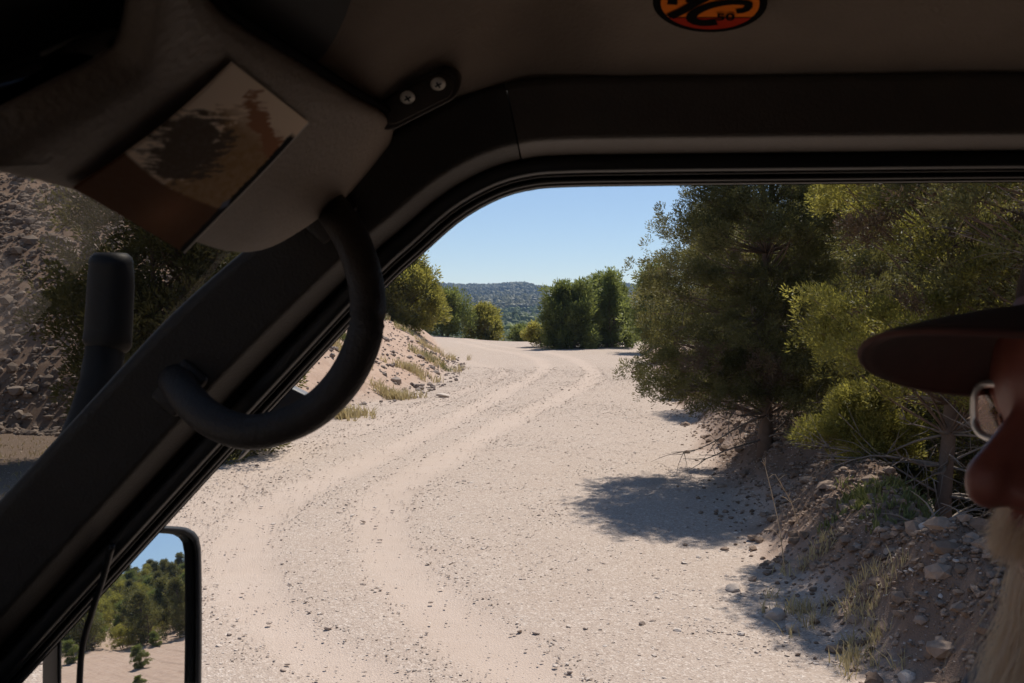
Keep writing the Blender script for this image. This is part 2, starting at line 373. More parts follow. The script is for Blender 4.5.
x, y = scatter(110000, .8, 9, 4.0, 32, d_berm); s = .0115 * np.exp(rng.normal(0, .68, len(x))) + .0004 * y
tag(stones('berm_rubble', x, y, np.clip(s, .005, .085), M_RUBB, .28), 'loose rubble heaped along the low berm right of the road', 'rubble', kind='stuff')
def d_bank(x, y): b_ = bank_dist(x, y); return ((b_ > -.5) & (b_ < 11)) * np.exp(-np.maximum(b_ - 4, 0) * .2) * (y < 60)
x = rng.uniform(-16, -1.5, 60000); y = rng.uniform(14, 40, 60000); k = rng.random(60000) < d_bank(x, y) * np.where(x < -5, 1, .10); x, y = x[k], y[k]
s = np.where(x < -5.0, .034, .030) * np.exp(rng.normal(0, .5, len(x)))
tag(stones('bank_rubble', x, y, np.clip(s, .015, .24), M_BROCK, .3, .75), 'broken rock covering the cut bank left of the road', 'rubble', kind='stuff')
def one_rock(name, px, py, size, label, group, seed, tint=.6, flat=.6):
    p = G(px, py, .1 if px > 690 else 0.0); r2 = np.random.default_rng(seed)
    bm = bmesh.new(); bmesh.ops.create_icosphere(bm, subdivisions=3, radius=1)
    pl = [(Vector(r2.normal(size=3)).normalized(), r2.uniform(.55, .85)) for _ in range(9)]
    for v in bm.verts:
        for nn, dd in pl:
            e = v.co.dot(nn) - dd
            if e > 0: v.co -= nn * e
        v.co += Vector(r2.normal(size=3)) * .012
    me = bpy.data.meshes.new(name); bm.to_mesh(me); bm.free(); me.materials.append(M_STONE)
    a = me.attributes.new('tint', 'FLOAT', 'POINT'); a.data.foreach_set('value', np.full(len(me.vertices), tint, np.float32))
    o = bpy.data.objects.new(name, me); col.objects.link(o); o.scale = (size, size * r2.uniform(.6, .9), size * flat)
    o.rotation_euler = (r2.uniform(-.3, .3), r2.uniform(-.3, .3), r2.uniform(0, 6))
    o.location = (p.x, p.y, zt(p.x, p.y) + size * flat * .25); tag(o, label, 'rock', group)
one_rock('rock', 735, 577, .085, 'long flat tan rock at the foot of the berm below the big shadow', 'single rocks along the road edges', 1, .5, .35)
one_rock('rock', 773, 603, .085, 'rounded tan rock at road edge beside the bottom right shadow', 'single rocks along the road edges', 2, .45, .7)
one_rock('rock', 925, 604, .075, 'bright white rock on the dark slope near the bearded man', 'single rocks along the road edges', 3, 1, .8)
one_rock('rock', 907, 670, .085, 'pale rock lying in shade at the bottom edge below the berm', 'single rocks along the road edges', 4, .85, .5)
one_rock('rock', 443, 397, .19, 'pale flat rock on the gravel in front of the left bank', 'single rocks along the road edges', 5, .95, .35)
one_rock('rock', 823, 491, .07, 'small pink rock on top of the berm below the low bush', 'single rocks along the road edges', 6, .8, .7)
one_rock('rock', 642, 624, .03, 'dark stone alone on the gravel below the big tree shadow', 'single rocks along the road edges', 7, .0, .7)
one_rock('rock', 792, 615, .06, 'grey rock lying just right of the rounded tan rock', 'single rocks along the road edges', 8, .7, .7)

# ------------------------------------------------------------------ plants
def leaves(centers, outward, n_per, spread, length, width, seed, tint_c, up=.25):
    r = np.random.default_rng(seed); N = len(centers) * n_per
    c = np.repeat(centers, n_per, 0); o = np.repeat(outward, n_per, 0); tc_ = np.repeat(tint_c, n_per)
    d = r.normal(size=(N, 3)); d /= np.linalg.norm(d, axis=1, keepdims=True)
    pos = c + d * (spread * r.random((N, 1)) ** .5)
    a = d * .9 + o * .7 + np.array([0, 0, up]); a /= np.linalg.norm(a, axis=1, keepdims=True)
    s = np.cross(a, r.normal(size=(N, 3))); s /= np.linalg.norm(s, axis=1, keepdims=True) + 1e-9
    L = length * (.6 + .8 * r.random((N, 1))); W = width * (.7 + .6 * r.random((N, 1)))
    V = np.stack([pos, pos + a * L * .5 + s * W * .5, pos + a * L, pos + a * L * .5 - s * W * .5], 1).reshape(-1, 3)
    t = np.clip(np.repeat(tc_ + .3 * (r.random(N) - .5), 4), 0, 1)
    return V, t
def tree(name, label, pos, h, rad, seed, mleaf, group=None, base=.2, clumps=90, tufts=16, per=30, leaf=(.045, .012), clump_r=.30, tuft_r=.085, trunk_r=.10,
         lean=(0, 0), shape=1.0, skirt=0, dead=10, holes=.35, stems=1, category='tree', brown=0, fill=.5, dead_r=.011, cz=.62):
    r = np.random.default_rng(seed); pos = Vector(pos); root = empty(name, pos)
    tag(root, label, category, group)
    bm = bmesh.new(); spines = []
    for k in range(stems):
        off = Vector((r.normal() * .12 * rad, r.normal() * .12 * rad, 0)) if stems > 1 else Vector((0, 0, 0))
        pts = []
        for i in range(7):
            f = i / 6; pts.append(off * (1 + 2.5 * f) + Vector((lean[0] * f * h + r.normal() * .03 * h * f, lean[1] * f * h + r.normal() * .03 * h * f, f * h * .9 - .15)))
        sp = catmull(pts, 16); tr = trunk_r * (1 if stems == 1 else .6)
        tube_bm(bm, [p for p in sp], [tr * (1.35 if i == 0 else 1.12 if i == 1 else 1) * (1 - .85 * i / 15) for i in range(16)], 9); spines.append(sp)
    C = []; O = []; lob = r.random(6) * 6.28
    n = 0
    while n < clumps:
        f = r.random() ** (.85 if shape == 1.0 else 1.15); zz = base + (1 - base) * f
        prof = (math.sin(math.pi * min(1, (f * .86 + .14)) ** .75) ** .6) * (1 - .25 * f) if shape == 1.0 else min(1, .80 + f) * (1 - max(0, f - .45) / .55 * .62)
        a = r.random() * 6.283
        irr = 1 + (1 if shape == 1.0 else .55) * (.22 * math.sin(2 * a + lob[0] + 3 * f) + .15 * math.sin(3 * a + lob[1] - 7 * f) + .10 * math.sin(5 * a + lob[2] + 11 * f))
        q = fill + (1 - fill) * r.random() ** (.6 if shape == 1.0 else .5)
        rr = rad * prof * irr * q
        if math.sin(4 * a + lob[3] + 9 * f) + math.sin(13 * f + lob[4]) > 2 - 2 * holes * r.random() * 2: continue
        sp = spines[n % stems]; ax = sp[min(15, int(15 * min(1, zz)))]
        c = Vector((ax.x + rr * math.cos(a), ax.y + rr * math.sin(a), h * zz - skirt * (rr / rad) * h * .2))
        C.append(c); O.append(Vector((math.cos(a), math.sin(a), .5)).normalized())
        s0 = sp[max(1, min(14, int(15 * max(.14, zz * .95 - (.10 if shape == 1.0 else r.uniform(-.07, .05))))))]
        mid_ = s0.lerp(c, .55) + Vector((r.normal() * .05, r.normal() * .05, r.normal() * .05 - .05 * rr)) ; L = (c - s0).length
        r0 = trunk_r * (.10 + .14 * min(1, L / max(rad, .1))) * (1 - .4 * f)
        tube_bm(bm, catmull([s0, mid_, c], 6), [r0 * (1 - .8 * i / 5) for i in range(6)], 5, cap=False); n += 1
    obj_bm('trunk', bm, M_BARK, root, True).location = (0, 0, 0)
    col.objects[-1]
    tk = root.children[-1]; tk.matrix_parent_inverse = Matrix()
    C = np.array(C); O = np.array(O); K = len(C)
    ct = np.repeat(C, tufts, 0) + np.clip(r.normal(size=(K * tufts, 3)), -1.5, 1.5) * np.array([1, 1, cz]) * clump_r * np.repeat(.6 + .8 * r.random(K), tufts)[:, None]
    ot = np.repeat(O, tufts, 0); tt = np.repeat(r.random(K) ** 1.3, tufts) * .8 + .2 * r.random(K * tufts)
    if brown:
        m = np.repeat(r.random(K) < brown, tufts)
        V, t = leaves(ct[m], ot[m], per, tuft_r, leaf[0], leaf[1], seed + 5, tt[m])
        if len(V): 
            o = mesh_np('brown_needles', V, np.arange(len(V)).reshape(-1, 4), M_DRYLEAF, root, False, {'tint': t}); o.matrix_parent_inverse = Matrix()
        ct, ot, tt = ct[~m], ot[~m], tt[~m]
    V, t = leaves(ct, ot, per, tuft_r, leaf[0], leaf[1], seed + 1, tt)
    o = mesh_np('crown', V, np.arange(len(V)).reshape(-1, 4), mleaf, root, False, {'tint': t}); o.matrix_parent_inverse = Matrix()
    if dead:
        bm = bmesh.new()
        for k in range(dead):
            f = r.uniform(.10, max(.2, base + .25)); sp = spines[k % stems]; s0 = sp[max(1, int(15 * f))]; a = r.random() * 6.283; L = rad * r.uniform(.4, 1.0)
            pts = [s0]; d = Vector((math.cos(a), math.sin(a), r.uniform(-.15, .45)))
            for i in range(4): d = (d + Vector(r.normal(size=3)) * .22).normalized(); pts.append(pts[-1] + d * L / 4)
            P2 = catmull(pts, 9); tube_bm(bm, P2, [dead_r * (1.25 - 1.0 * i / 8) for i in range(9)], 5)
            for j in range(7):
                q = P2[r.integers(2, 8)]; dd = (d + Vector(r.normal(size=3)) * .8).normalized(); l2 = L * r.uniform(.15, .4)
                tube_bm(bm, catmull([q, q + dd * l2 * .5 + Vector(r.normal(size=3)) * .02, q + dd * l2], 5), [dead_r * .45 * (1.1 - .9 * i / 4) for i in range(5)], 4)
        obj_bm('dead_branches', bm, M_DEAD, root, True).matrix_parent_inverse = Matrix()
    return root
def tree_at(px, D, **k):
    x = (px - 512) / FPX * D; return (x, D, zt(x, D))
def copy_tree(o, loc, rz, s, label=None, group=None, cat=None):
    c = o.copy(); col.objects.link(c); c.location = loc; c.rotation_euler = (0, 0, rz); c.scale = (s, s, s * random.uniform(.9, 1.12))
    if label: c['label'] = label
    if group: c['group'] = group
    for ch in o.children: d = ch.copy(); col.objects.link(d); d.parent = c
    return c
# the big juniper on the berm
tree('juniper_tree', 'large dark juniper on the berm with crown leaning over the road', tree_at(766, 12.0), 4.6, 1.42, 11, M_JUN, base=.20, clumps=300, tufts=26, per=50, shape=2,
     leaf=(.032, .011), clump_r=.145, tuft_r=.065, trunk_r=.085, lean=(-.035, -.01), dead=60, holes=.0, fill=.1, skirt=.42, brown=.04)
tree('pinyon_tree', 'sunlit yellow green pinyon with bare brown branches behind the cap brim', tree_at(945, 8.6), 4.4, 1.3, 23, M_PIN, base=.30, clumps=110, tufts=22, per=46, shape=2,
     leaf=(.038, .011), clump_r=.115, tuft_r=.06, trunk_r=.075, dead=44, holes=.6, fill=.35, brown=.08)
tree('low_bush', 'low yellow green pinyon bush on the berm under the tall trees', tree_at(864, 9.2), .66, .38, 31, M_PIN, base=.12, clumps=60, tufts=18, per=40,
     leaf=(.038, .010), clump_r=.085, tuft_r=.06, trunk_r=.022, dead=4, category='bush', stems=2, dead_r=.005)
tree('juniper_tree', 'shorter bright green juniper clump standing at the road crest beside the ridge', tree_at(570, 48), 2.75, 1.35, 41, M_FAR, cz=1.7, holes=.8, base=.02, clumps=90, tufts=22, per=24,
     leaf=(.15, .05), clump_r=.17, tuft_r=.20, trunk_r=.12, stems=4, dead=0, fill=.4)
tree('juniper_tree', 'pale green juniper half hidden behind the left edge of the big juniper', tree_at(650, 44), 3.2, 1.0, 42, M_FAR, cz=1.7, holes=.8, base=.03, clumps=70, tufts=14, per=16,
     leaf=(.16, .055), clump_r=.26, tuft_r=.19, trunk_r=.11, stems=2, dead=0, fill=.4)
tree('juniper_tree', 'broad olive green juniper above the left bank beside the window frame', tree_at(404, 44), 3.0, 1.8, 43, M_PIN, cz=1.7, holes=.8, base=.05, clumps=100, tufts=22, per=24,
     leaf=(.15, .05), clump_r=.18, tuft_r=.2, trunk_r=.14, stems=3, dead=4, fill=.4)
tree('juniper_tree', 'darker juniper right behind the broad olive juniper on the left', tree_at(444, 58), 2.6, 1.0, 44, M_FAR, base=.05, clumps=60, tufts=14, per=14,
     leaf=(.18, .06), clump_r=.25, tuft_r=.2, trunk_r=.12, stems=2, dead=0, fill=.4)
tree('juniper_bush', 'rounded light green juniper bush standing alone at road crest before the hills', tree_at(487, 60), 2.0, 1.05, 45, M_PIN, base=.0, clumps=60, tufts=14, per=14,
     leaf=(.17, .06), clump_r=.22, tuft_r=.2, trunk_r=.1, stems=3, dead=0, fill=.4, category='bush')
tree('shrub', 'small dark shrub at the road crest right of the round bush', tree_at(524, 60), .9, .8, 46, M_FAR, base=.0, clumps=26, tufts=12, per=14,
     leaf=(.15, .05), clump_r=.16, tuft_r=.16, trunk_r=.05, stems=3, dead=0, category='bush')
tree('shrub', 'low grey green shrub at the crest before the upright junipers', tree_at(543, 50), 1.3, .8, 47, M_PIN, base=.0, clumps=26, tufts=12, per=14,
     leaf=(.15, .05), clump_r=.16, tuft_r=.16, trunk_r=.05, stems=3, dead=0, category='bush')
tree('pinyon_tree', 'nearest shady pinyon at the right picture edge beyond the bearded man', (4.5, 7.5, zt(4.5, 7.5)), 5.2, 1.45, 27, M_JUN, base=.50, clumps=170, tufts=18, per=36, shape=2,
     leaf=(.040, .014), clump_r=.17, tuft_r=.08, trunk_r=.08, dead=70, holes=.2, fill=.2, brown=.16)
tree('juniper_tree', 'taller pointed juniper at the road crest directly behind the bright clump', tree_at(612, 50), 3.25, 1.35, 141, M_FAR, cz=1.7, holes=.8, base=.02, clumps=80, tufts=20, per=22,
     leaf=(.15, .05), clump_r=.17, tuft_r=.19, trunk_r=.11, stems=3, dead=0, fill=.3)
# dark bush seen through the windshield
tree('juniper_bush', 'dark shaded juniper before the rock bank seen through the windshield', (-4.7, 14.0, zt(-4.7, 14.0)), 5.6, 1.15, 51, M_JUN, base=.03, clumps=260, tufts=20, per=30, shape=2,
     leaf=(.08, .025), clump_r=.26, tuft_r=.12, trunk_r=.09, stems=3, dead=6, fill=.3, category='bush')
# the dark wood on the right
proto = [tree('wood_tree', 'dark pinyon in the shaded wood behind the berm', (6.1, 13.6, zt(6.1, 13.6)), 5.8, 1.8, 61, M_JUN, 'trees of the shaded wood', base=.14, clumps=170, tufts=18, per=30,
              leaf=(.06, .02), clump_r=.24, tuft_r=.11, trunk_r=.11, dead=34, brown=.12),
         tree('wood_tree', 'dark pinyon in the shaded wood behind the berm', (7.4, 11.0, zt(7.4, 11.0)), 6.2, 1.9, 62, M_PIN, 'trees of the shaded wood', base=.22, clumps=140, tufts=18, per=28,
              leaf=(.06, .018), clump_r=.22, tuft_r=.11, trunk_r=.12, dead=44, brown=.25)]
th_ = tree('thicket_bush', 'low dark evergreen thicket filling the shade between wood trunks', (6.0, 11.8, zt(6.0, 11.8)), 2.6, 1.5, 65, M_JUN, 'dark thicket bushes under the wood', base=.0, clumps=150, tufts=18, per=26, shape=2,
           leaf=(.055, .02), clump_r=.24, tuft_r=.11, trunk_r=.05, dead=20, stems=3, fill=.15, category='bush')
for i, (x, y, s) in enumerate([(5.0, 14.6, .75), (5.6, 17.2, .8), (6.2, 20.5, .9), (7.6, 13.8, 1.1), (8.4, 10.4, 1.1), (6.9, 9.2, .75), (9.8, 12.6, 1.2), (7.8, 17.5, 1.2), (5.9, 9.0, .55), (9.0, 22, 1.3), (6.4, 15.4, .9), (11.2, 15.5, 1.3), (8.3, 7.9, .9)]):
    copy_tree(th_, (x, y, zt(x, y)), random.random() * 6.28, s)
for i, (x, y, s) in enumerate([(4.35, 19.6, .55), (5.1, 24, .55), (5.9, 25, .75), (6.6, 30, .85), (7.2, 37, .95), (5.0, 18.5, .62), (6.9, 22, .8), (6.5, 17.5, .95), (8.0, 15.8, 1.1), (5.2, 10.6, .62), (8.8, 13.6, 1.1), (7.4, 21, 1.0), (9.4, 19, 1.15), (10.8, 17, 1.2), (6.6, 9.2, .85), (9.6, 10.6, 1.1), (8.6, 24, 1.2), (10.6, 23, 1.25), (13.5, 21, 1.3), (8.4, 27, 1.1), (9.4, 29, 1.3), (13, 27, 1.3), (12.6, 14.5, 1.2), (16.2, 24, 1.3), (16, 18, 1.2), (9.4, 33, 1.1), (11.5, 34, 1.2)]):
    copy_tree(proto[i % 2], (x, y, zt(x, y)), random.random() * 6.28, s)
# small grass and weeds
def blades(name, x, y, n_per, hgt, spread, mt, label, cat, kind=None, group=None, wd=.004, seed=1):
    r = np.random.default_rng(seed); N = len(x) * n_per
    bx = np.repeat(x, n_per) + r.normal(size=N) * spread; by = np.repeat(y, n_per) + r.normal(size=N) * spread; bz = terrain(bx, by) - .01
    a = r.random(N) * 6.28; ln = np.abs(r.normal(size=N)) * .35; L = hgt * (.5 + .7 * r.random(N))
    d = np.stack([np.cos(a) * ln, np.sin(a) * ln, np.ones(N)], -1); s = np.stack([-np.sin(a + 1), np.cos(a + 1), np.zeros(N)], -1)
    p = np.stack([bx, by, bz], -1); W = wd * (1 + r.random((N, 1)))
    m = p + d * L[:, None] * .55; e = p + d * L[:, None] * np.array([1.6, 1.6, 1.0])
    V = np.stack([p - s * W, p + s * W, m + s * W * .8, e, m - s * W * .8], 1).reshape(-1, 3)
    o = mesh_np(name, V, np.arange(len(V)).reshape(-1, 5), mt, None, False, {'tint': np.repeat(r.random(N), 5)})
    return tag(o, label, cat, group, kind)
def patch(pxs, z, n, sd):
    r = np.random.default_rng(sd); xx, yy = [], []
    for px, py, rad in pxs:
        p = G(px, py, z); q = r.normal(size=(n, 2)) * rad; xx.append(p.x + q[:, 0]); yy.append(p.y + q[:, 1])
    return np.concatenate(xx), np.concatenate(yy)
x, y = patch([(860, 530, .14), (905, 555, .18), (880, 540, .12), (935, 545, .15)], .25, 22, 1)
blades('green_weeds', x, y, 14, .09, .03, M_WEED, 'bright green low weeds growing over the berm right of the road', 'weeds', 'stuff', wd=.006, seed=2)
x, y = patch([(795, 590, .10), (870, 620, .16), (845, 600, .12), (860, 640, .12), (810, 560, .08)], .15, 14, 3)
blades('dry_grass', x, y, 12, .11, .03, M_STRAW, 'dry straw coloured grass tufts on the berm slope', 'grass', 'stuff', wd=.0025, seed=4)
x, y = patch([(350, 380, .35), (395, 385, .25), (430, 362, .5), (435, 352, .6), (345, 402, .2), (385, 350, .8), (415, 372, .3)], .3, 26, 5)
blades('bank_grass', x, y, 14, .24, .06, M_STRAW, 'yellow dry grass growing on the dirt bank left of the road', 'grass', 'stuff', wd=.007, seed=6)
x, y = patch([(435, 362, .4), (350, 375, .2), (400, 350, .6)], .3, 14, 9)
blades('bank_weeds', x, y, 12, .22, .06, M_WEED, 'pale green weeds on the dirt bank left of the road', 'weeds', 'stuff', wd=.009, seed=16)
x = rng.uniform(-8.8, -5.5, 110); y = rng.uniform(10.5, 15.6, 110)
blades('roadside_grass', x, y, 10, .07, .14, M_STRAW, 'sparse dry grass on the road edge seen through the windshield', 'grass', 'stuff', wd=.004, seed=7)
lx = rng.uniform(1.6, 6.5, 26000); ly = rng.uniform(4.5, 16, 26000); lk = rng.random(26000) < ss(.3, 1.0, lx - XR(ly)) * (vn(lx * 1.5, ly * 1.5, 77) > .35); lx, ly = lx[lk], ly[lk]
blades('needle_litter', lx, ly, 1, .035, .01, M_DRYLEAF, 'brown needles and dry twigs littering the shaded slope under the trees', 'litter', 'stuff', wd=.004, seed=17)
# dry stalks, twigs and a fallen branch
def stalk(px, py, top, label):
    p = G(px, py, .3); z0 = zt(p.x, p.y); D = p.y; t = P(top[0], top[1], D)
    bm = bmesh.new(); a = Vector((p.x, p.y, z0 - .02)); path = catmull([a, a.lerp(t, .5) + Vector((.02, 0, .01)), t], 10); tube_bm(bm, path, [.005 - .0003 * i for i in range(10)], 5)
    for j in range(7):
        q = path[random.randint(3, 9)]; e = q + Vector((random.uniform(-.09, .09), random.uniform(-.05, .05), random.uniform(.02, .09))); tube_bm(bm, [q, q.lerp(e, .6) + Vector((0, 0, .01)), e], [.003, .002, .001], 4)
    tag(obj_bm('dry_stalk', bm, mat('stalk_straw', (.50, .36, .22), .9), None, True), label, 'stalk', 'dry stalks on the berm')
stalk(786, 540, (765, 466), 'leaning dry stalk on the berm in front of the big juniper trunk')
stalk(800, 520, (775, 474), 'second thin straw stalk on the berm left of the low bush')
def branch(pts, r0, label, group=None, name='fallen_branch'):
    bm = bmesh.new(); ps = [Vector((G(a, b_, c_).x, G(a, b_, c_).y, 0)) for a, b_, c_ in pts]
    for p, (a, b_, c_) in zip(ps, pts): p.z = max(zt(p.x, p.y) + r0, c_)
    path = catmull(ps, 16); tube_bm(bm, path, [r0 * (1.1 - .8 * i / 15) for i in range(16)], 7)
    for j in range(5):
        q = path[3 + 2 * j]; e = q + Vector((random.uniform(-.3, .3), random.uniform(-.2, .2), random.uniform(.05, .25))); tube_bm(bm, catmull([q, q.lerp(e, .5) + Vector((.02, .02, .02)), e], 5), [r0 * .5 * (1 - .2 * i) for i in range(5)], 5)
    tag(obj_bm(name, bm, M_DEAD, None, True), label, 'branch', group)
branch([(745, 395, .3), (790, 420, .35), (830, 440, .3), (870, 445, .4)], .02, 'grey dead branch lying behind the big juniper trunk')
branch([(792, 462, .25), (805, 470, .25), (818, 480, .2)], .022, 'short pale stump stick leaning at foot of the big juniper')
branch([(900, 560, .3), (950, 585, .3), (1010, 600, .3)], .016, 'brown stick lying on the slope beside the white rock')
branch([(930, 500, .3), (935, 520, .3), (925, 540, .2)], .014, 'short bleached stick standing in the weeds at wood edge')

# trees behind the vehicle (seen in the side mirror)
mp = [tree('slope_juniper', 'green juniper on the sandy slope shown in the side mirror', (68, 15.0, zt(68, 15.0)), 4.6, 1.6, 71, M_FAR, 'junipers on the slope behind the vehicle', base=.04, clumps=90, tufts=16, per=16, leaf=(.17, .06), clump_r=.26, tuft_r=.2, trunk_r=.13, stems=2, dead=0, fill=.4),
      tree('slope_juniper', 'green juniper on the sandy slope shown in the side mirror', (66, 18.5, zt(66, 18.5)), 5.6, 1.7, 72, M_JUN, 'junipers on the slope behind the vehicle', base=.05, clumps=90, tufts=12, per=12, leaf=(.17, .06), clump_r=.28, tuft_r=.2, trunk_r=.14, stems=1, dead=4, fill=.4),
      tree('slope_juniper', 'green juniper on the sandy slope shown in the side mirror', (72, 17.0, zt(72, 17.0)), 4.0, 1.9, 73, M_PIN, 'junipers on the slope behind the vehicle', base=.03, clumps=80, tufts=12, per=12, leaf=(.17, .06), clump_r=.28, tuft_r=.2, trunk_r=.13, stems=3, dead=0, fill=.4)]
for m_ in mp: m_.scale = (.55, .55, .55)
r9 = np.random.default_rng(99); placed = [(68, 15.0), (66, 18.5), (72, 17.0)]
while len(placed) < 270:
    rr = 62 + 80 * r9.random(); a = r9.uniform(.12, .34); x_ = rr * math.cos(a); y_ = rr * math.sin(a)
    if min((x_ - q[0]) ** 2 + (y_ - q[1]) ** 2 for q in placed) < (1.5 + rr * .005) ** 2: continue
    placed.append((x_, y_)); copy_tree(mp[r9.integers(0, 3)], (x_, y_, zt(x_, y_) - .1), r9.random() * 6.28, r9.uniform(.38, .62))
for x_, y_, s in ((40, 8.9, .25), (50, 13.8, .22), (56, 12.2, .25), (44, 12.0, .14), (60, 15.5, .3), (52, 10.4, .2), (58, 16.8, .2)):
    copy_tree(mp[0 if s < .3 else 2], (x_, y_, zt(x_, y_)), x_, s, 'small shrub alone on bare sandy ground shown in the side mirror', 'small shrubs behind the vehicle')
# far tree cover
def far_trees(name, n, test, seed, size, mt, label):
    r = np.random.default_rng(seed); V0, F0 = ico(); x = []; y = []
    rr = test[0] + (test[1] - test[0]) * r.random(n) ; a = r.uniform(test[2], test[3], n); x = rr * np.sin(a); y = rr * np.cos(a)
    k = vn(x * .008, y * .008, 91) > test[4] * r.random(n) * 1.6; x, y = x[k], y[k]; z = terrain(x, y)
    s = size * (.6 + .8 * r.random(len(x))); N = len(x)
    A = V0[None] * (1 + .5 * (r.random((N, 12, 1)) - .5)) * s[:, None, None] * np.array([1, 1, 1.25]); A = A + np.stack([x, y, z + s * .9], -1)[:, None, :]
    F = (F0[None] + (np.arange(N) * 12)[:, None, None]).reshape(-1, 3)
    return tag(mesh_np(name, A.reshape(-1, 3), F, mt, None, False, {'tint': np.repeat(r.random(N), 12)}), label, 'forest', kind='stuff')
far_trees('ridge_forest', 52000, (900, 2300, -.35, .3, .4), 5, 2.6, M_JUN, 'blue green forest covering the far ridge')
far_trees('valley_scrub', 16000, (110, 850, -.3, .25, .6), 6, 1.5, M_FAR, 'scattered dark scrub on the grey slopes below the ridge')

# ------------------------------------------------------------------ air
hz = bmesh.new(); box_bm(hz, (0, 0, 150), (7000, 7000, 640))
M_HAZE = bpy.data.materials.new('haze_air'); M_HAZE.use_nodes = True; hn = M_HAZE.node_tree; hn.nodes.clear()
ho = hn.nodes.new('ShaderNodeOutputMaterial'); hp = hn.nodes.new('ShaderNodeVolumePrincipled'); hp.inputs['Density'].default_value = .00021
hp.inputs['Color'].default_value = (.42, .64, 1, 1); hn.links.new(hp.outputs[0], ho.inputs['Volume'])
tag(obj_bm('haze', hz, M_HAZE), 'thin blue air before the far ridge', 'haze', kind='stuff')

# ------------------------------------------------------------------ vehicle
car = empty('off_road_vehicle', (0.3, .35, 0))
tag(car, 'interior of an off road vehicle with dark pillar, visor, grab handle and side mirror', 'vehicle')
OPEN = [(-40, 748), (20, 684), (71, 628), (166, 524), (231, 453), (310, 368), (386, 287), (423, 253), (461, 220), (498, 199), (530, 189.5), (565, 186.5), (640, 185.2), (780, 183.8), (1024, 181.5), (1300, 180), (1650, 178)]
cur = catmull([(a, b_, 0) for a, b_ in OPEN], 150)
nrm = []
for i in range(len(cur)):
    t = cur[min(i + 1, 149)] - cur[max(i - 1, 0)]; t.normalize(); nrm.append(Vector((t.y, -t.x, 0)))
def sweep(name, prof, mt, i0=0, i1=149, parent=car, wscale=None, smooth=True):
    """prof: closed list of (outward offset in px at the frame, depth)"""
    rows = []
    for i in range(i0, i1 + 1):
        k = wscale(cur[i].x) if wscale else 1
        rows.append([P(cur[i].x + nrm[i].x * o * k, cur[i].y + nrm[i].y * o * k, D) for o, D in prof])
    V = np.array([[v[:] for v in r_] for r_ in rows]); n_, m_ = V.shape[:2]; ix = np.arange(n_ * m_).reshape(n_, m_); jx = np.roll(ix, -1, 1)
    Q_ = np.stack([ix[:-1], jx[:-1], jx[1:], ix[1:]], -1).reshape(-1, 4)
    return mesh_np(name, V.reshape(-1, 3), Q_[:, ::-1], mt, parent, smooth)
ci = lambda px: min(range(150), key=lambda i: abs(cur[i].x - px) + (0 if cur[i].y < 700 else 999))
sweep('seal_lip', [(0, 1.305), (1.6, 1.300), (3.4, 1.303), (3.4, 1.32), (0, 1.32)], M_SEAL)
sweep('window_channel', [(3.2, 1.31), (3.4, 1.296), (6, 1.290), (8.5, 1.296), (10, 1.31)], M_RUB)
sweep('channel_edge', [(9.6, 1.30), (10.6, 1.283), (12.2, 1.283), (13, 1.30)], M_SEAL)
sweep('weatherstrip', [(12.6, 1.31), (13, 1.280), (15, 1.264), (17, 1.262), (28, 1.262), (31, 1.264), (33, 1.31)], M_RUB)
isem = ci(527); _m = cur[isem].copy(); cur.insert(isem + 1, _m + Vector((1.6, 0, 0))); nrm.insert(isem + 1, nrm[isem])
wsc = lambda px: 1.0 + .26 * float(1 - ss(np.float64(250), np.float64(470), np.float64(px)))
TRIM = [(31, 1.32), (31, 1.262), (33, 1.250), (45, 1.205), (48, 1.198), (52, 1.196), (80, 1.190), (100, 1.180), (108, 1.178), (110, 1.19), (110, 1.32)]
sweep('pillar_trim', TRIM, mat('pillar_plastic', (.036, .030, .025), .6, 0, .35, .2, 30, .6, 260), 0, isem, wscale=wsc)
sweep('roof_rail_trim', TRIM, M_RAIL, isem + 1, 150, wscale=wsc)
s_ = [P(cur[isem].x + .8 * 1 + nrm[isem].x * o, cur[isem].y + nrm[isem].y * o, D + .004) for o, D in TRIM]
# outer sheet metal of the frame
sweep('door_frame', [(-1, 1.345), (-1, 1.325), (108, 1.325), (110, 1.345)], M_BLACK, wscale=wsc)
# headliner
nX, nD = 110, 80
def zedge(X):
    px = 512 + X / 1.178 * FPX
    y_ = np.interp(px, [300, 385, 420, 460, 500, 527, 700, 1024], [185, 137, 112, 97, 86, 80, 76.5, 73])
    return (HOR - y_) / FPX * 1.178
ZC = .37
def liner(x_, D):
    x_ = np.asarray(x_, float); ze = zedge(x_)
    k = np.clip((D - .70) / .478, 0, 1.05) ** 1.4
    z_ = ZC - (ZC - ze) * k - .06 * np.clip((-.3 - D) / .45, 0, 1) ** 2
    z_ = z_ - .17 * np.clip((.06 - x_) / .30, 0, 1) ** 1.5 * (1 - k) - .05 * np.clip((-.13 - x_) / .10, 0, 1) ** 2
    z_ = z_ + .03 * np.exp(-((x_ - .04) / .07) ** 2) * np.clip((D - .85) / .2, 0, 1) * (1 - .9 * np.clip((D - 1.08) / .1, 0, 1))
    return z_ + .004 * fbm(x_ * 7, x_ * 0 + D * 7, 3, 3)
XX = np.linspace(0, 1, nX) ** 1.3; DD = np.linspace(1.20, -.75, nD)
V = np.zeros((nD, nX, 3))
for j, D in enumerate(DD):
    x_ = -.235 + 1.985 * XX; V[j, :, 0] = x_; V[j, :, 1] = D; V[j, :, 2] = H + liner(x_, D)
ix = np.arange(nX * nD).reshape(nD, nX)
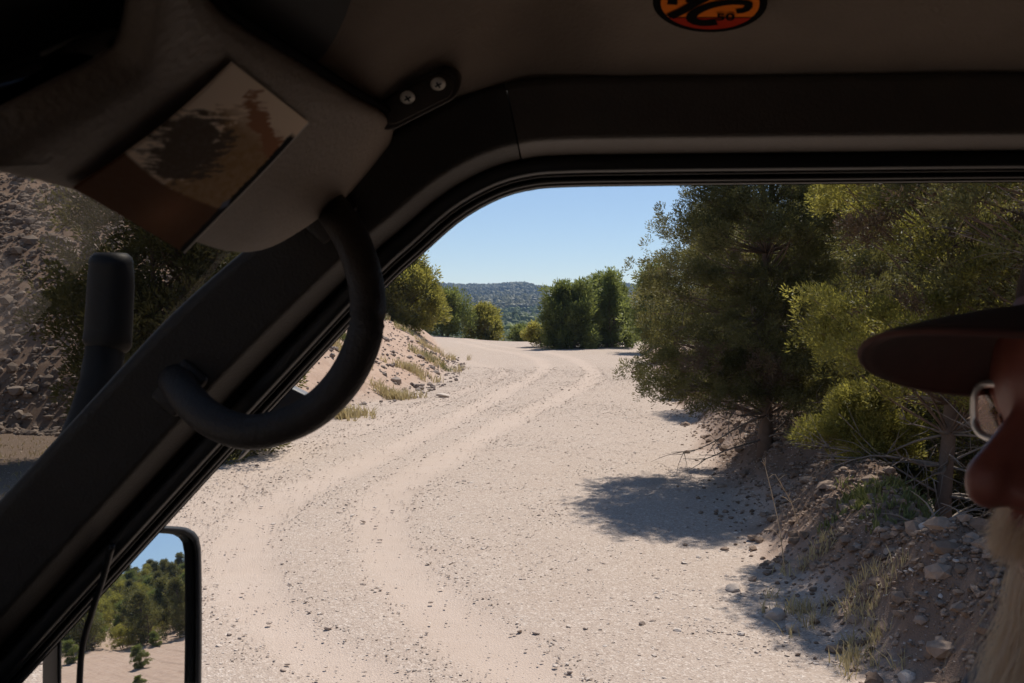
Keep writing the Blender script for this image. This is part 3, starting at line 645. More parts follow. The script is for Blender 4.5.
hl = mesh_np('headliner', V.reshape(-1, 3), np.stack([ix[:-1, :-1], ix[:-1, 1:], ix[1:, 1:], ix[1:, :-1]], -1).reshape(-1, 4)[:, ::-1], M_LINER, car, True)
def liner_z(x_, D): return H + float(liner(np.array([x_]), D)[0])
# roof skin, header, dash, doors, rear, added light blockers
box('roof_panel', (.84, .28, H + .415), (1.9, 2.16, .02), M_PAINT, car, .01)

WS = Vector((-.398, 0, H)); WN = Vector((1, 0, -.9)).normalized()
def wsp(y_, z_): return Vector((-.398 + .9 * z_, y_, H + z_))
slab('windshield_glass', [wsp(-.72, -.58), wsp(1.215, -.58), wsp(1.215, .185), wsp(-.72, .185)], Vector((-.005, 0, .005)), M_GLASS, car, 0, smooth=False)
slab('windshield_header', [wsp(-.75, .116) + Vector((.004, 0, 0)), wsp(1.20, .116) + Vector((.004, 0, 0)), wsp(1.20, .42), wsp(-.75, .42)], Vector((.012, 0, -.012)), M_BLACK, car, .003)
box('dashboard', (-.76, .28, H - .66), (.62, 1.9, .24), M_BLACK, car, .05)
box('firewall', (-.98, .28, H - .95), (.06, 1.9, .62), M_BLACK, car, .01)
box('cabin_floor', (.45, .28, H - 1.28), (2.9, 2.0, .05), M_SEATF, car, .01)
box('passenger_door', (.15, 1.285, H - .86), (2.0, .09, .72), M_PLAST, car, .03)
box('driver_door', (.15, -.72, H - .86), (2.0, .09, .72), M_PLAST, car, .03)
box('center_pillar', (.84, 1.27, H - .12), (.12, .10, .80), M_PLAST, car, .02)
box('driver_pillar_blocker', (-.02, -.72, H - .12), (.12, .08, .80), M_PLAST, car, .02)  # unseen pillar moved forward to narrow the driver window and cut light
box('driver_roof_rail', (.72, -.72, H + .24), (2.1, .09, .12), M_RAIL, car, .02)
box('rear_wall', (1.78, .28, H - .6), (.06, 2.1, 1.9), M_SEATF, car, .02)
box('cargo_side_blocker', (1.33, 1.28, H - .25), (.9, .07, 1.3), M_SEATF, car, .02)  # unseen panel closing the side behind the pillar to darken the cabin
box('cargo_side_blocker', (.90, -.72, H - .25), (1.8, .07, 1.3), M_SEATF, car, .02)  # added unseen panel that blocks light from the driver side
tube('driver_pillar', [wsp(-.72, -.6), wsp(-.72, -.2), wsp(-.72, .2)], .045, M_PLAST, car)
box('hood', (-1.62, .28, H - .80), (1.35, 1.75, .10), M_PAINT, car, .05)
box('body_shell', (-1.62, .28, H - 1.12), (1.30, 1.7, .54), M_PAINT, car, .06)
box('outer_door_panel', (.15, 1.345, H - 1.02), (2.0, .03, .80), M_PAINT, car, .012)
box('bumper', (-2.36, .28, H - 1.30), (.16, 1.8, .2), M_BLACK, car, .03)
for wx in (-1.75, 1.0):
    for wy in (-.58, 1.14):
        bm = bmesh.new(); bmesh.ops.create_cone(bm, segments=40, radius1=.40, radius2=.40, depth=.26, cap_ends=True)
        bmesh.ops.transform(bm, matrix=Matrix.Translation((wx, wy, .385)) @ Matrix.Rotation(R(90), 4, 'X'), verts=bm.verts)
        wh = obj_bm('wheel', bm, M_RUB, car, True, .035, 3)
        bm = bmesh.new(); bmesh.ops.create_cone(bm, segments=32, radius1=.22, radius2=.19, depth=.27, cap_ends=True)
        bmesh.ops.transform(bm, matrix=Matrix.Translation((wx, wy, .385)) @ Matrix.Rotation(R(90), 4, 'X'), verts=bm.verts)
        rm = obj_bm('rim', bm, M_BRACK, None, True, .01); rm.parent = wh; rm.matrix_parent_inverse = Matrix.Translation(car.location).inverted() @ Matrix.Translation(car.location) if False else Matrix()
for yy_ in (.0, .68):
    st = box('seat', (.42, yy_, H - .82), (.56, .52, .16), M_SEATF, car, .06)
    box('backrest', (.72 if yy_ else .42 + .30, yy_, H - .50), (.14, .50, .62), M_SEATF, car, .06, Matrix.Rotation(R(12), 4, 'Y'))
# visor
VN = Vector((1, 0, -.857)).normalized(); V0 = CAMP + Vector((-.3214, 0, 0))
vo = catmull([(a, b_, 0) for a, b_ in [(150, -70), (200, -8), (235, 20), (290, 55), (345, 90), (380, 110), (388, 128), (374, 158), (345, 188), (300, 222), (262, 243), (228, 247), (190, 238), (140, 214), (80, 190), (20, 170), (-40, 156), (-85, 150), (-92, 160), (-70, 156), (0, 130), (62, 96), (118, 66), (131, 50), (141, 10), (146, -40), (150, -70)]][:17] +
             [(a, b_, 0) for a, b_ in [(-62, 150), (-52, 153), (0, 129), (62, 95), (118, 64), (132, 48), (141, 10), (146, -40)]], 100)
vp = [on_plane(v.x, v.y, V0, VN) for v in vo]
def puffy(name, pts, nvec, th, mt, parent):
    """rounded padded panel: rings shrink towards the centre as they rise"""
    c = sum(pts, Vector()) / len(pts); bm = bmesh.new(); rings = []
    for k, (sh, up) in enumerate([(0.012, -.5), (0, -.25), (0, .15), (.010, .38), (.035, .5), (.10, .54)]):
        rings.append([bm.verts.new(p + (c - p).normalized() * sh * .55 + nvec * th * up) for p in pts])
    n_ = len(pts)
    for a, b_ in zip(rings, rings[1:]):
        for i in range(n_): bm.faces.new((a[i], a[(i + 1) % n_], b_[(i + 1) % n_], b_[i]))
    bm.faces.new(rings[-1]); bm.faces.new(rings[0][::-1])
    return obj_bm(name, bm, mt, parent, True)
visor = puffy('sun_visor', vp, VN, .026, M_VISOR, car)
# black rod standing in for the shade along the visor's hinge side
hp_ = [on_plane(a, b_, V0, VN) + VN * .004 for a, b_ in [(195, -25), (235, 13), (290, 49), (345, 84), (386, 108)]]
vr = tube('seam_shadow_rod', catmull(hp_, 30), .004, mat('seam_shadow_black', (.006, .005, .005), .95, 0, .02), car, 8)
# photo card tucked on the visor
cc = [on_plane(a, b_, V0 + VN * .017, VN) for a, b_ in ((232, 62), (309, 122), (176, 246), (73, 188))]   # top, right, bottom, left
nu, nv_ = 150, 90
uu, vv = np.meshgrid(np.linspace(0, 1, nu), np.linspace(0, 1, nv_))   # u: from top edge to left (long), v: short
c0, c1, c2, c3 = [np.array(c[:]) for c in cc]
Pv = (c0 * ((1 - uu) * (1 - vv))[..., None] + c1 * ((1 - uu) * vv)[..., None] + c2 * (uu * vv)[..., None] + c3 * (uu * (1 - vv))[..., None])
Pv = Pv + np.array(VN[:]) * (.004 * np.sin(uu * 3.1) + .008 * (uu * vv) ** 3)[..., None]
skyc = np.array([.92, .76, .60]); tre = np.array([.11, .08, .06]); brn = np.array([.27, .13, .07]); och = np.array([.40, .26, .14]); blk = np.array([.01, .01, .012]); blu = np.array([.16, .19, .28])
C_ = np.ones((nv_, nu, 3)) * skyc
wu = uu + .06 * fbm(uu * 8, vv * 6, 2, 3); nz = .55 * fbm(uu * 16, vv * 11, 5, 5) + .55 * fbm((wu + vv * .5) * 60, (vv - wu * .4) * 9, 15, 4); nz2 = fbm(uu * 45, vv * 30, 8, 4)
m = ss(-.03, .03, (vv - .42) * .55 + .15 - np.abs(uu - .5) * .25 + nz * .6)[..., None] * ss(.12, .3, uu)[..., None]; C_ = C_ * (1 - m) + (och + nz2[..., None] * .15) * m
m = ss(0, .05, .24 - np.hypot((uu - .52) * 1.0, (vv - .28) * .75) + nz * .35)[..., None]; C_ = C_ * (1 - m) + (tre + np.abs(nz2[..., None]) * .12) * m
m = ss(0, .04, .07 - np.abs((uu - .16) - .25 * (vv - .5)) + nz * .22)[..., None] * (vv > .25)[..., None]; C_ = C_ * (1 - m) + (brn * 1.4) * m
m = ss(-.01, .01, uu - .715 - .03 * np.sin(vv * 4))[..., None]; C_ = C_ * (1 - m) + (brn * (.55 + .5 * ss(0, .35, .3 - np.hypot(uu - .87, vv - .6))[..., None]) + nz2[..., None] * .02) * m
m = ss(.90, .915, vv + nz * .04 - .03 * uu)[..., None] * ss(.10, .14, uu)[..., None]; C_ = C_ * (1 - m) + blk * m
m = (ss(0, .02, .03 - np.abs(uu - .66) * .5 - np.abs(vv - .935) * .6))[..., None]; C_ = C_ * (1 - m) + blu * m
bd_ = np.minimum(np.minimum(uu * 1.7, (1 - uu) * 1.7), np.minimum(vv, 1 - vv)); 
m = ((vv > .978))[..., None]; C_ = C_ * (1 - m) + np.array([.55, .52, .48]) * m
C_ = np.clip(C_, .004, 1)
ix = np.arange(nu * nv_).reshape(nv_, nu)
M_CARD, n, b = mat_new('photo_print'); n.links.new(attr(n, 'print', 'Color'), b.inputs['Base Color']); b.inputs['Roughness'].default_value = .8; b.inputs['Specular IOR Level'].default_value = .03
pc = mesh_np('photo_print', Pv.reshape(-1, 3), np.stack([ix[:-1, :-1], ix[:-1, 1:], ix[1:, 1:], ix[1:, :-1]], -1).reshape(-1, 4), M_CARD, None, True, {'print': C_.reshape(-1, 3)})
so = pc.modifiers.new('solid', 'SOLIDIFY'); so.thickness = .0016; so.offset = 0
tag(pc, 'glossy brown photo print of a tree tucked on the tan sun visor', 'photo print')
# dim rear view mirror left of the visor
MN = Vector((1, -.12, -.5)).normalized(); m0 = P(60, 78, .56)
mo = [on_plane(a, b_, m0, MN) for a, b_ in ((-60, 98), (0, 70), (40, 54), (75, 37), (108, 24.5), (126, 23), (142, 30), (150, 52), (110, 82), (40, 122), (-20, 160), (-70, 170))]
rvm = slab('rear_view_mirror', mo, MN * -.022, M_BLACK, car, .004)
cen = sum(mo, Vector()) / len(mo)
rg = slab('mirror_glass', [cen + (p - cen) * .93 + MN * .0015 for p in mo], MN * .001, M_RMIRR, None, 0); rg.parent = rvm; rg.matrix_parent_inverse = Matrix()
re_ = tube('mirror_rim', [cen + (p - cen) * 1.0 + MN * .001 for p in mo[2:7]], .0013, M_SEAL, None, 6); re_.parent = rvm; re_.matrix_parent_inverse = Matrix()
# visor bracket with two screws
def rect_path(pts, D): return [P(a, b_, D) for a, b_ in pts]
def capsule(a, b_, r_):
    t = math.atan2(b_[1] - a[1], b_[0] - a[0]); o = []
    for c_, t0 in ((b_, t - math.pi / 2), (a, t + math.pi / 2)): o += [(c_[0] + r_ * math.cos(t0 + math.pi * i / 12), c_[1] + r_ * math.sin(t0 + math.pi * i / 12)) for i in range(13)]
    return o
bk_out = capsule((388, 112), (441, 85), 19)
br = slab('visor_bracket', [P(a, b_, 1.095) for a, b_ in bk_out], Vector((0, .05, .02)), M_PLAST, car, .004)
br_in = capsule((392, 111), (440, 87), 13.5)
slab('bracket_plate', [P(a, b_, 1.090) for a, b_ in br_in], Vector((0, .01, .004)), M_RAIL, car, .0015)
SCN = Vector((.15, -.72, -.68)).normalized()
for sx_, sy_ in ((407.5, 97.5), (438, 84)):
    c = P(sx_, sy_, 1.083); q = SCN.to_track_quat('Z', 'Y').to_matrix().to_4x4()
    bm = bmesh.new(); bmesh.ops.create_uvsphere(bm, u_segments=24, v_segments=12, radius=.0085)
    for v in bm.verts: v.co.z = max(v.co.z * .28, 0)
    bmesh.ops.transform(bm, matrix=Matrix.Translation(c) @ q @ Matrix.Rotation(R(30), 4, 'Z'), verts=bm.verts); sc_o = obj_bm('screw', bm, M_STEEL, car, True)
    bm = bmesh.new(); T_ = Matrix.Translation(c + SCN * .0016) @ q @ Matrix.Rotation(R(35), 4, 'Z')
    box_bm(bm, (0, 0, 0), (.0075, .0018, .0022)); box_bm(bm, (0, 0, 0.0001), (.0018, .0075, .0022)); bmesh.ops.transform(bm, matrix=T_, verts=bm.verts)
    so_ = obj_bm('cross_slot', bm, M_BLACK); so_.parent = sc_o; so_.matrix_parent_inverse = Matrix.Translation(car.location).inverted() if False else Matrix()
# grab handle
hpth = [(318, 195, 1.185), (333, 210, 1.15), (352, 240, 1.11), (364, 275, 1.085), (368, 310, 1.075), (362, 345, 1.07), (343, 382, 1.07), (315, 410, 1.075), (280, 427, 1.08), (245, 432, 1.09), (212, 420, 1.11), (190, 401, 1.14), (175, 380, 1.19)]
hv = catmull([P(*p) for p in hpth], 60)
gh = tube('grab_handle', hv, [.0205 - .0012 * math.sin(math.pi * i / 59) for i in range(60)], M_GRIP, car, 20)
for (a, b_), nm in (((330, 215), 'handle_mount'), ((180, 388), 'handle_mount')):
    c = P(a, b_, 1.188); hm = bmesh.new(); box_bm(hm, c, (.040, .012, .062), Matrix.Rotation(R(42), 4, 'Y')); o = obj_bm(nm, hm, M_GRIP, None, True, .012, 4); o.parent = gh; o.matrix_parent_inverse = Matrix()
c = P(182, 386, 1.163); hm = bmesh.new(); box_bm(hm, c, (.026, .004, .018), Matrix.Rotation(R(-45), 4, 'Y')); o = obj_bm('screw_cover', hm, M_PLAST, None, True, .002); o.parent = gh; o.matrix_parent_inverse = Matrix()
# grey bracket and rubber outside the pillar
slab('snorkel_clamp', [P(a, b_, 1.42) for a, b_ in ((255, 428), (272, 396), (284, 384), (306, 395), (300, 408), (276, 422), (252, 446), (236, 462))], Vector((0, .03, 0)), M_BRACK, car, .003)
# snorkel beyond the windshield
sp_ = catmull([P(112, 268, 1.50), P(111, 300, 1.50), P(106, 345, 1.50), P(95, 400, 1.48), P(70, 460, 1.46), P(20, 540, 1.44), P(-120, 760, 1.42)], 40)
sn = tube('snorkel', sp_, [.029 - .0 * i for i in range(40)], M_BLACK, car, 20, 1.0)
hd = catmull([P(111, 253, 1.50), P(111, 262, 1.50), P(111, 280, 1.50), P(108, 335, 1.50), P(106, 350, 1.5)], 24)
o = tube('snorkel_head', hd, [.026, .033, .036] + [.0365] * 18 + [.035, .032, .028], M_BLACK, None, 24, .8); o.parent = sn; o.matrix_parent_inverse = Matrix()
# side mirror
dm = ray(135, 612).normalized(); MC = P(135, 612, 1.47)
rt = Vector((.968, .245, .000)).normalized(); rt.z = .052; rt.normalize()
SN = (rt - dm).normalized()
mpx = [(198, 526), (199, 700), (196, 800), (64, 800), (58, 700), (58, 560), (60, 524)]
def mpt(a, b_, off=0): return on_plane(a, b_, MC + SN * off, SN)
outer = catmull([(a, b_, 0) for a, b_ in [(100, 523), (170, 526), (188, 528), (197, 535), (201, 550), (202, 620), (201, 700), (198, 770), (186, 790), (140, 796), (70, 790), (58, 770), (57, 700), (58, 560), (64, 530), (76, 524), (100, 523)]][:-1], 80)
inner = [Vector((130 + (v.x - 130) * .925 - 1.0, 655 + (v.y - 655) * .955, 0)) for v in outer]
bm = bmesh.new(); n_ = len(outer)
ro = [bm.verts.new(mpt(v.x, v.y, 0)) for v in outer]; ri = [bm.verts.new(mpt(v.x, v.y, .006)) for v in inner]; rg_ = [bm.verts.new(mpt(v.x, v.y, -.004)) for v in inner]
mo_ = [bm.verts.new(mpt((v.x + u.x) / 2, (v.y + u.y) / 2, .012)) for v, u in zip(outer, inner)]
cc_ = sum((v.co for v in ro), Vector()) / n_
rb = [bm.verts.new(v.co + (cc_ - v.co) * .12 - SN * .05) for v in ro]; rb2 = [bm.verts.new(v.co + (cc_ - v.co) * .5 - SN * .085) for v in ro]
for a, b_ in ((rg_, ri), (ri, mo_), (mo_, ro), (ro, rb), (rb, rb2)):
    for i in range(n_): bm.faces.new((a[i], a[(i + 1) % n_], b_[(i + 1) % n_], b_[i]))
bm.faces.new(rb2)
sm = obj_bm('side_mirror', bm, M_BLACK, car, True)
o = slab('mirror_glass', [mpt(v.x, v.y, 0) - SN * .003 for v in inner], SN * -.002, M_MIRR, None, 0, smooth=False); o.parent = sm; o.matrix_parent_inverse = Matrix()
o = tube('mirror_arm', [P(40, 760, 1.32), P(70, 770, 1.42), P(110, 760, 1.52)], .018, M_BLACK, None); o.parent = sm; o.matrix_parent_inverse = Matrix()
tube('cable', catmull([P(112, 545, 1.24), P(104, 575, 1.26), P(92, 612, 1.28), P(82, 650, 1.30), P(79, 700, 1.30), P(78, 760, 1.3)], 30), .0042, M_RUB, car, 8)
# round sticker on the headliner
def lin(px, py, off=0.0015):
    d = ray(px, py); lo, hi = .3, 1.17
    for _ in range(30):
        D = (lo + hi) / 2; p = CAMP + d * (D / d.y)
        if p.z > liner_z(p.x, D) - off: hi = D
        else: lo = D
    return CAMP + d * (lo / d.y)
sc0 = lin(710, -10); c_r = (lin(768, -4) - lin(653, -4)).length / 2
ux = Vector((1, 0, 0)); dn = (lin(710, 20) - lin(710, -10)).normalized()
def disc_bm(rad, off, nseg=64, cx=0, cy=0):
    bm = bmesh.new(); bm.faces.new([bm.verts.new(sc0 + ux * (cx + rad * math.cos(2 * math.pi * i / nseg)) + dn * (cy + rad * math.sin(2 * math.pi * i / nseg)) - nrm_s * off) for i in range(nseg)]); return bm
nrm_s = ux.cross(dn).normalized(); nrm_s = nrm_s if nrm_s.z > 0 else -nrm_s
# centre the disc so its lower rim falls where the photo shows it
low = lin(710, 30, .005); ctr = low - dn * c_r; sc0 = ctr.copy()
def thick(bm, off, th=.0006):
    r_ = bmesh.ops.extrude_face_region(bm, geom=bm.faces[:]); bmesh.ops.translate(bm, vec=-nrm_s * th, verts=[v for v in r_['geom'] if isinstance(v, bmesh.types.BMVert)])
M_SBLK = mat('sticker_black', (.006, .005, .005), .9, 0, .03); M_SORG = mat('sticker_orange', (.80, .19, .02), .9, 0, .03, .08); M_SRED = mat('sticker_red', (.42, .03, .012), .9, 0, .03, .08)
bm = disc_bm(c_r, 0.002); thick(bm, 0); stk = obj_bm('round_sticker', bm, M_SBLK)
tag(stk, 'round orange and red sticker with black script on the dark headliner', 'sticker')
def spart(name, polys, mt, off):
    bm = bmesh.new()
    for poly in polys: bm.faces.new([bm.verts.new(sc0 + ux * (a * c_r) + dn * (b_ * c_r) - nrm_s * off) for a, b_ in poly])
    thick(bm, 0, .0002); obj_bm(name, bm, mt, stk)
circ = [(.86 * math.cos(R(t)), .86 * math.sin(R(t))) for t in range(0, 360, 6)]
spart('orange_field', [[p for p in circ if p[1] <= .44] ], M_SORG, .0030)
spart('red_field', [[(.86 * math.cos(R(t)), .86 * math.sin(R(t))) for t in range(32, 149, 4)]], M_SRED, .0034)
def stroke(pts, w0, w1=None):
    w1 = w1 or w0; c = catmull([(a, b_, 0) for a, b_ in pts], 24); L = []; Rr = []
    for i, p in enumerate(c):
        t = (c[min(i + 1, 23)] - c[max(i - 1, 0)]).normalized(); w_ = w0 + (w1 - w0) * i / 23; nn = Vector((-t.y, t.x, 0)) * w_; L.append((p.x + nn.x, p.y + nn.y)); Rr.append((p.x - nn.x, p.y - nn.y))
    return [[L[i], L[i + 1], Rr[i + 1], Rr[i]] for i in range(23)]
S = stroke([(-.72, .40), (-.50, .20), (-.30, -.02), (-.05, -.25)], .10, .08) + stroke([(.12, .58), (-.15, .62), (-.33, .50), (-.28, .26), (.0, .02), (.35, -.10), (.66, -.05), (.62, .16), (.46, .22)], .11, .07) + stroke([(-.66, -.02), (-.62, -.3), (-.45, -.55), (-.1, -.7)], .09, .06) + stroke([(.45, -.35), (.1, -.45), (-.2, -.35), (-.4, -.1)], .08, .05)
spart('script_mark', S, M_SBLK, .0040)
fc = bpy.data.curves.new('numerals', 'FONT'); fc.body = '50'; fc.size = .34 * c_r; fc.extrude = .0001; fc.align_x = 'CENTER'; fc.offset = .0004
fo = bpy.data.objects.new('numerals', fc); col.objects.link(fo); dg = bpy.context.evaluated_depsgraph_get(); me = bpy.data.meshes.new_from_object(fo.evaluated_get(dg)); bpy.data.objects.remove(fo)
Mx = Matrix((( *ux, 0), ( *(-dn), 0), (*(-nrm_s), 0), (0, 0, 0, 1))).transposed(); Mx.translation = sc0 + ux * (.27 * c_r) + dn * (.50 * c_r) - nrm_s * .0048
me.transform(Mx); me.materials.clear(); me.materials.append(M_SBLK); o = bpy.data.objects.new('numerals', me); col.objects.link(o); o.parent = stk

# ------------------------------------------------------------------ passenger
M_SKIN, n, b = mat_new('skin'); t = n.nodes.new('ShaderNodeTexCoord').outputs['Object']
n.links.new(mixc(n, noise(n, t, 60, 5), (.21, .055, .04), (.32, .105, .075)), b.inputs['Base Color']); b.inputs['Roughness'].default_value = .45
bp = n.nodes.new('ShaderNodeBump'); bp.inputs['Strength'].default_value = .35; bp.inputs['Distance'].default_value = .0012; n.links.new(noise(n, t, 450, 4, .7), bp.inputs['Height']); n.links.new(bp.outputs[0], b.inputs['Normal'])
b.inputs['Subsurface Weight'].default_value = .15; b.inputs['Subsurface Radius'].default_value = (.01, .004, .002); b.inputs['Subsurface Scale'].default_value = .5
M_CAP = mat('cap_cloth', (.055, .026, .024), .9, 0, .1, .2, 120, .6, 1500, 0, .2)
M_CAP_LIT = mat('lit_brim_underside', (.14, .060, .050), .9, 0, .1, .2, 80, .5, 1500, 0, .2)  # cap cloth with the light from below put into a paler brown
M_SHIRT = mat('shirt_cloth', (.16, .17, .19), .95, 0, .1, .2, 80, .5, 900)
M_HAIR = leaf_mat('grey_beard_hair', (.70, .58, .50), (.97, .86, .77), .4)
M_GFR = mat('glasses_metal', (.75, .72, .68), .3, .7, .5, .05)
HD = .60
tip = P(968, 487, HD)            # tip of the nose
YAW = R(11); FW = Vector((-math.cos(YAW), -math.sin(YAW), -.02)).normalized(); UPV = Vector((0, 0, 1)); SD = UPV.cross(FW).normalized()  # SD: the man's left, towards -Y
if SD.y > 0: SD = -SD
HC = tip - FW * .125 + UPV * .030   # centre of the skull
def hp3(f, s, u): return HC + FW * f + SD * s + UPV * u
blobs = []   # (p0,r0,p1,r1)
def bl(a, ra, b_=None, rb=None): blobs.append((a, ra, b_ or a, rb or ra))
bl(hp3(-.035, 0, .035), .092); bl(hp3(.01, 0, .035), .082); bl(hp3(.02, 0, -.02), .070)
bl(hp3(.035, .030, .030), .045); bl(hp3(.035, -.030, .030), .045)
bl(hp3(.045, .034, -.025), .036); bl(hp3(.045, -.034, -.025), .036)          # cheeks
bl(hp3(.052, 0, .035), .038); bl(hp3(.050, 0, -.075), .034); bl(hp3(.055, 0, -.055), .032)
bl(hp3(.055, 0, -.085), .026); bl(hp3(.0, .04, -.06), .035, hp3(.045, .012, -.085), .024); bl(hp3(.0, -.04, -.06), .035, hp3(.045, -.012, -.085), .024)
bl(hp3(.076, 0, .020), .0100, hp3(.110, 0, -.022), .0125); bl(hp3(.110, 0, -.024), .0145, hp3(.1105, 0, -.030), .0145)
bl(hp3(.085, 0, -.005), .015, hp3(.098, 0, -.028), .016)
for s_ in (-1, 1): bl(hp3(.096, .013 * s_, -.034), .0105, hp3(.084, .017 * s_, -.032), .011)
bl(hp3(.080, 0, -.055), .014, hp3(.078, 0, -.062), .014)
for s_ in (-1, 1):
    bl(hp3(-.012, .077 * s_, .018), .010, hp3(-.008, .078 * s_, -.02), .008); bl(hp3(-.022, .083 * s_, .015), .009, hp3(-.018, .082 * s_, -.015), .007)
bl(hp3(-.03, 0, -.06), .055, hp3(-.065, 0, -.17), .058)
SH = hp3(-.08, 0, -.24)
bl(SH + UPV * .03, .075, SH - UPV * .10, .12)
for s_ in (-1, 1):
    bl(SH, .07, SH + SD * .15 * s_ - UPV * .02, .062); bl(SH + SD * .08 * s_ - UPV * .12, .12, SH + SD * .06 * s_ - UPV * .34, .11)
    bl(SH + SD * .19 * s_ - UPV * .04, .055, SH + SD * .22 * s_ - UPV * .30 + FW * .05, .042)
    bl(SH + SD * .22 * s_ - UPV * .30 + FW * .05, .042, SH + SD * .13 * s_ - UPV * .40 + FW * .29, .028)
    hnd = SH + SD * .12 * s_ - UPV * .41 + FW * .33; bl(hnd - FW * .03, .026, hnd + FW * .03, .030)
    for k in range(4):
        a = hnd + FW * .05 + SD * (.030 - .020 * k) * s_; m_ = a + FW * (.03 + .006 * (k in (1, 2))) - UPV * .004; e = m_ + FW * .018 - UPV * .020
        bl(a - FW * .02, .010, m_, .0088); bl(m_, .0088, e, .0078)
    a = hnd - SD * .028 * s_; bl(a, .012, a - SD * .022 * s_ + FW * .022, .010); bl(a - SD * .022 * s_ + FW * .022, .010, a - SD * .026 * s_ + FW * .045 - UPV * .008, .0085)
    hip = SH - UPV * .52 + SD * .10 * s_; kn = hip + FW * .44 + UPV * .05; an = kn - UPV * .40 + FW * .08
    bl(hip, .095, kn, .062); bl(kn, .06, an, .042); bl(an, .042, an + FW * .16 - UPV * .04, .035)
bl(SH - UPV * .34, .13, SH - UPV * .52, .135)
def capsules_mesh(name, bls, mt, voxel, sm_it=6):
    bm = bmesh.new()
    for a, ra, b_, rb in bls:
        L = (b_ - a).length; n_ = max(1, int(L / (min(ra, rb) * .35)) + 1) if L > 1e-5 else 1
        if n_ == 1:
            bmesh.ops.create_icosphere(bm, subdivisions=3, radius=ra, matrix=Matrix.Translation(a)); continue
        n_ = min(n_, 24); q = (b_ - a).to_track_quat('Z', 'Y').to_matrix().to_4x4()
        r0 = bmesh.ops.create_icosphere(bm, subdivisions=3, radius=ra, matrix=Matrix.Translation(a)); bmesh.ops.create_icosphere(bm, subdivisions=3, radius=rb, matrix=Matrix.Translation(b_))
        bmesh.ops.create_cone(bm, cap_ends=True, segments=24, radius1=ra, radius2=rb, depth=L, matrix=Matrix.Translation((a + b_) / 2) @ q)
    o = obj_bm(name, bm, mt, None, True)
    m_ = o.modifiers.new('remesh', 'REMESH'); m_.mode = 'VOXEL'; m_.voxel_size = voxel; m_.use_smooth_shade = True
    s2 = o.modifiers.new('smooth', 'SMOOTH'); s2.iterations = sm_it; s2.factor = .5
    dg = bpy.context.evaluated_depsgraph_get(); me = bpy.data.meshes.new_from_object(o.evaluated_get(dg)); old = o.data; o.modifiers.clear(); o.data = me
    for p in me.polygons: p.use_smooth = True
    if not me.materials: me.materials.append(mt)
    return o
person = capsules_mesh('person', blobs, M_SKIN, .0035, 7)
tag(person, 'bearded man in glasses and dark red cap facing the windshield at right edge', 'person')
# shirt: the torso and sleeves, a little proud of the body
sb = [(SH + UPV * .0, .082, SH - UPV * .10, .132)]
for s_ in (-1, 1):
    sb += [(SH - UPV * .01, .078, SH + SD * .15 * s_ - UPV * .02, .072), (SH + SD * .08 * s_ - UPV * .12, .131, SH + SD * .06 * s_ - UPV * .34, .122), (SH + SD * .19 * s_ - UPV * .04, .067, SH + SD * .22 * s_ - UPV * .30 + FW * .05, .055), (SH + SD * .22 * s_ - UPV * .30 + FW * .05, .055, SH + SD * .14 * s_ - UPV * .39 + FW * .26, .040)]
sb.append((SH - UPV * .34, .143, SH - UPV * .50, .146))
sh_o = capsules_mesh('shirt', sb, M_SHIRT, .009, 4); sh_o.parent = person
tr_b = []
for s_ in (-1, 1):
    hip = SH - UPV * .53 + SD * .10 * s_; kn = hip + FW * .44 + UPV * .05; an = kn - UPV * .40 + FW * .08; tr_b += [(hip, .108, kn, .075), (kn, .073, an, .056)]
capsules_mesh('trousers', tr_b, mat('denim', (.08, .10, .15), .95, bump=.4), .009, 4).parent = person
# cap: crown plus curved brim
CAPC = hp3(-.030, 0, .070); ROLL = R(16); PIT = R(-2)
cf = FW.copy(); cf = (cf * math.cos(PIT) + UPV * math.sin(PIT)).normalized()
cs = (SD * math.cos(ROLL) + UPV * math.sin(ROLL)).normalized(); cu = cf.cross(cs); cu = cu if cu.z > 0 else -cu
bm = bmesh.new(); rings = []
for k in range(15):
    th = k / 14 * math.pi / 2; rr_ = math.cos(th); zz_ = math.sin(th)
    rings.append([bm.verts.new(CAPC + cf * (rr_ * .108 * math.cos(a) - .004) + cs * (rr_ * .088 * math.sin(a)) + cu * (zz_ ** .9 * .092 + .002)) for a in [2 * math.pi * j / 40 for j in range(40)]] if k < 14 else None)
top_v = bm.verts.new(CAPC + cu * .094)
for a, b_ in zip(rings[:-2], rings[1:-1]):
    for j in range(40): bm.faces.new((a[j], a[(j + 1) % 40], b_[(j + 1) % 40], b_[j]))
for j in range(40): bm.faces.new((rings[-2][j], rings[-2][(j + 1) % 40], top_v))
cap = obj_bm('cap', bm, M_CAP, person, True); cap.matrix_parent_inverse = Matrix(); so = cap.modifiers.new('s', 'SOLIDIFY'); so.thickness = .003
BRIM_TIP = P(869, 337, HD - .005)
BL = (BRIM_TIP - CAPC).dot(FW) - .103
def brim_pt(u, v, off):   # u -1..1 across, v 0..1 outwards
    hw = .082; s0_ = u * hw; f0 = .104 * math.sqrt(max(0, 1 - (u * .93) ** 2)) - .004
    ext = BL * max(0, 1 - abs(u) ** 3.6) ** .5 + .004; f_ = f0 + v * ext * (1 if True else 0) + .0
    droop = -.026 * (u ** 2) * (1 + .15 * v) - .010 * v * v
    return CAPC + cf * f_ + cs * s0_ * (1 + .02 * v) + cu * (droop + .008 + off)
bm = bmesh.new(); NU, NV = 40, 16; top_, bot = [], []
for j in range(NV + 1):
    top_.append([bm.verts.new(brim_pt(-1 + 2 * i / NU, j / NV, .0028 if j < NV else .0008)) for i in range(NU + 1)])
for j in range(NV): 
    for i in range(NU): bm.faces.new((top_[j][i], top_[j][i + 1], top_[j + 1][i + 1], top_[j + 1][i]))
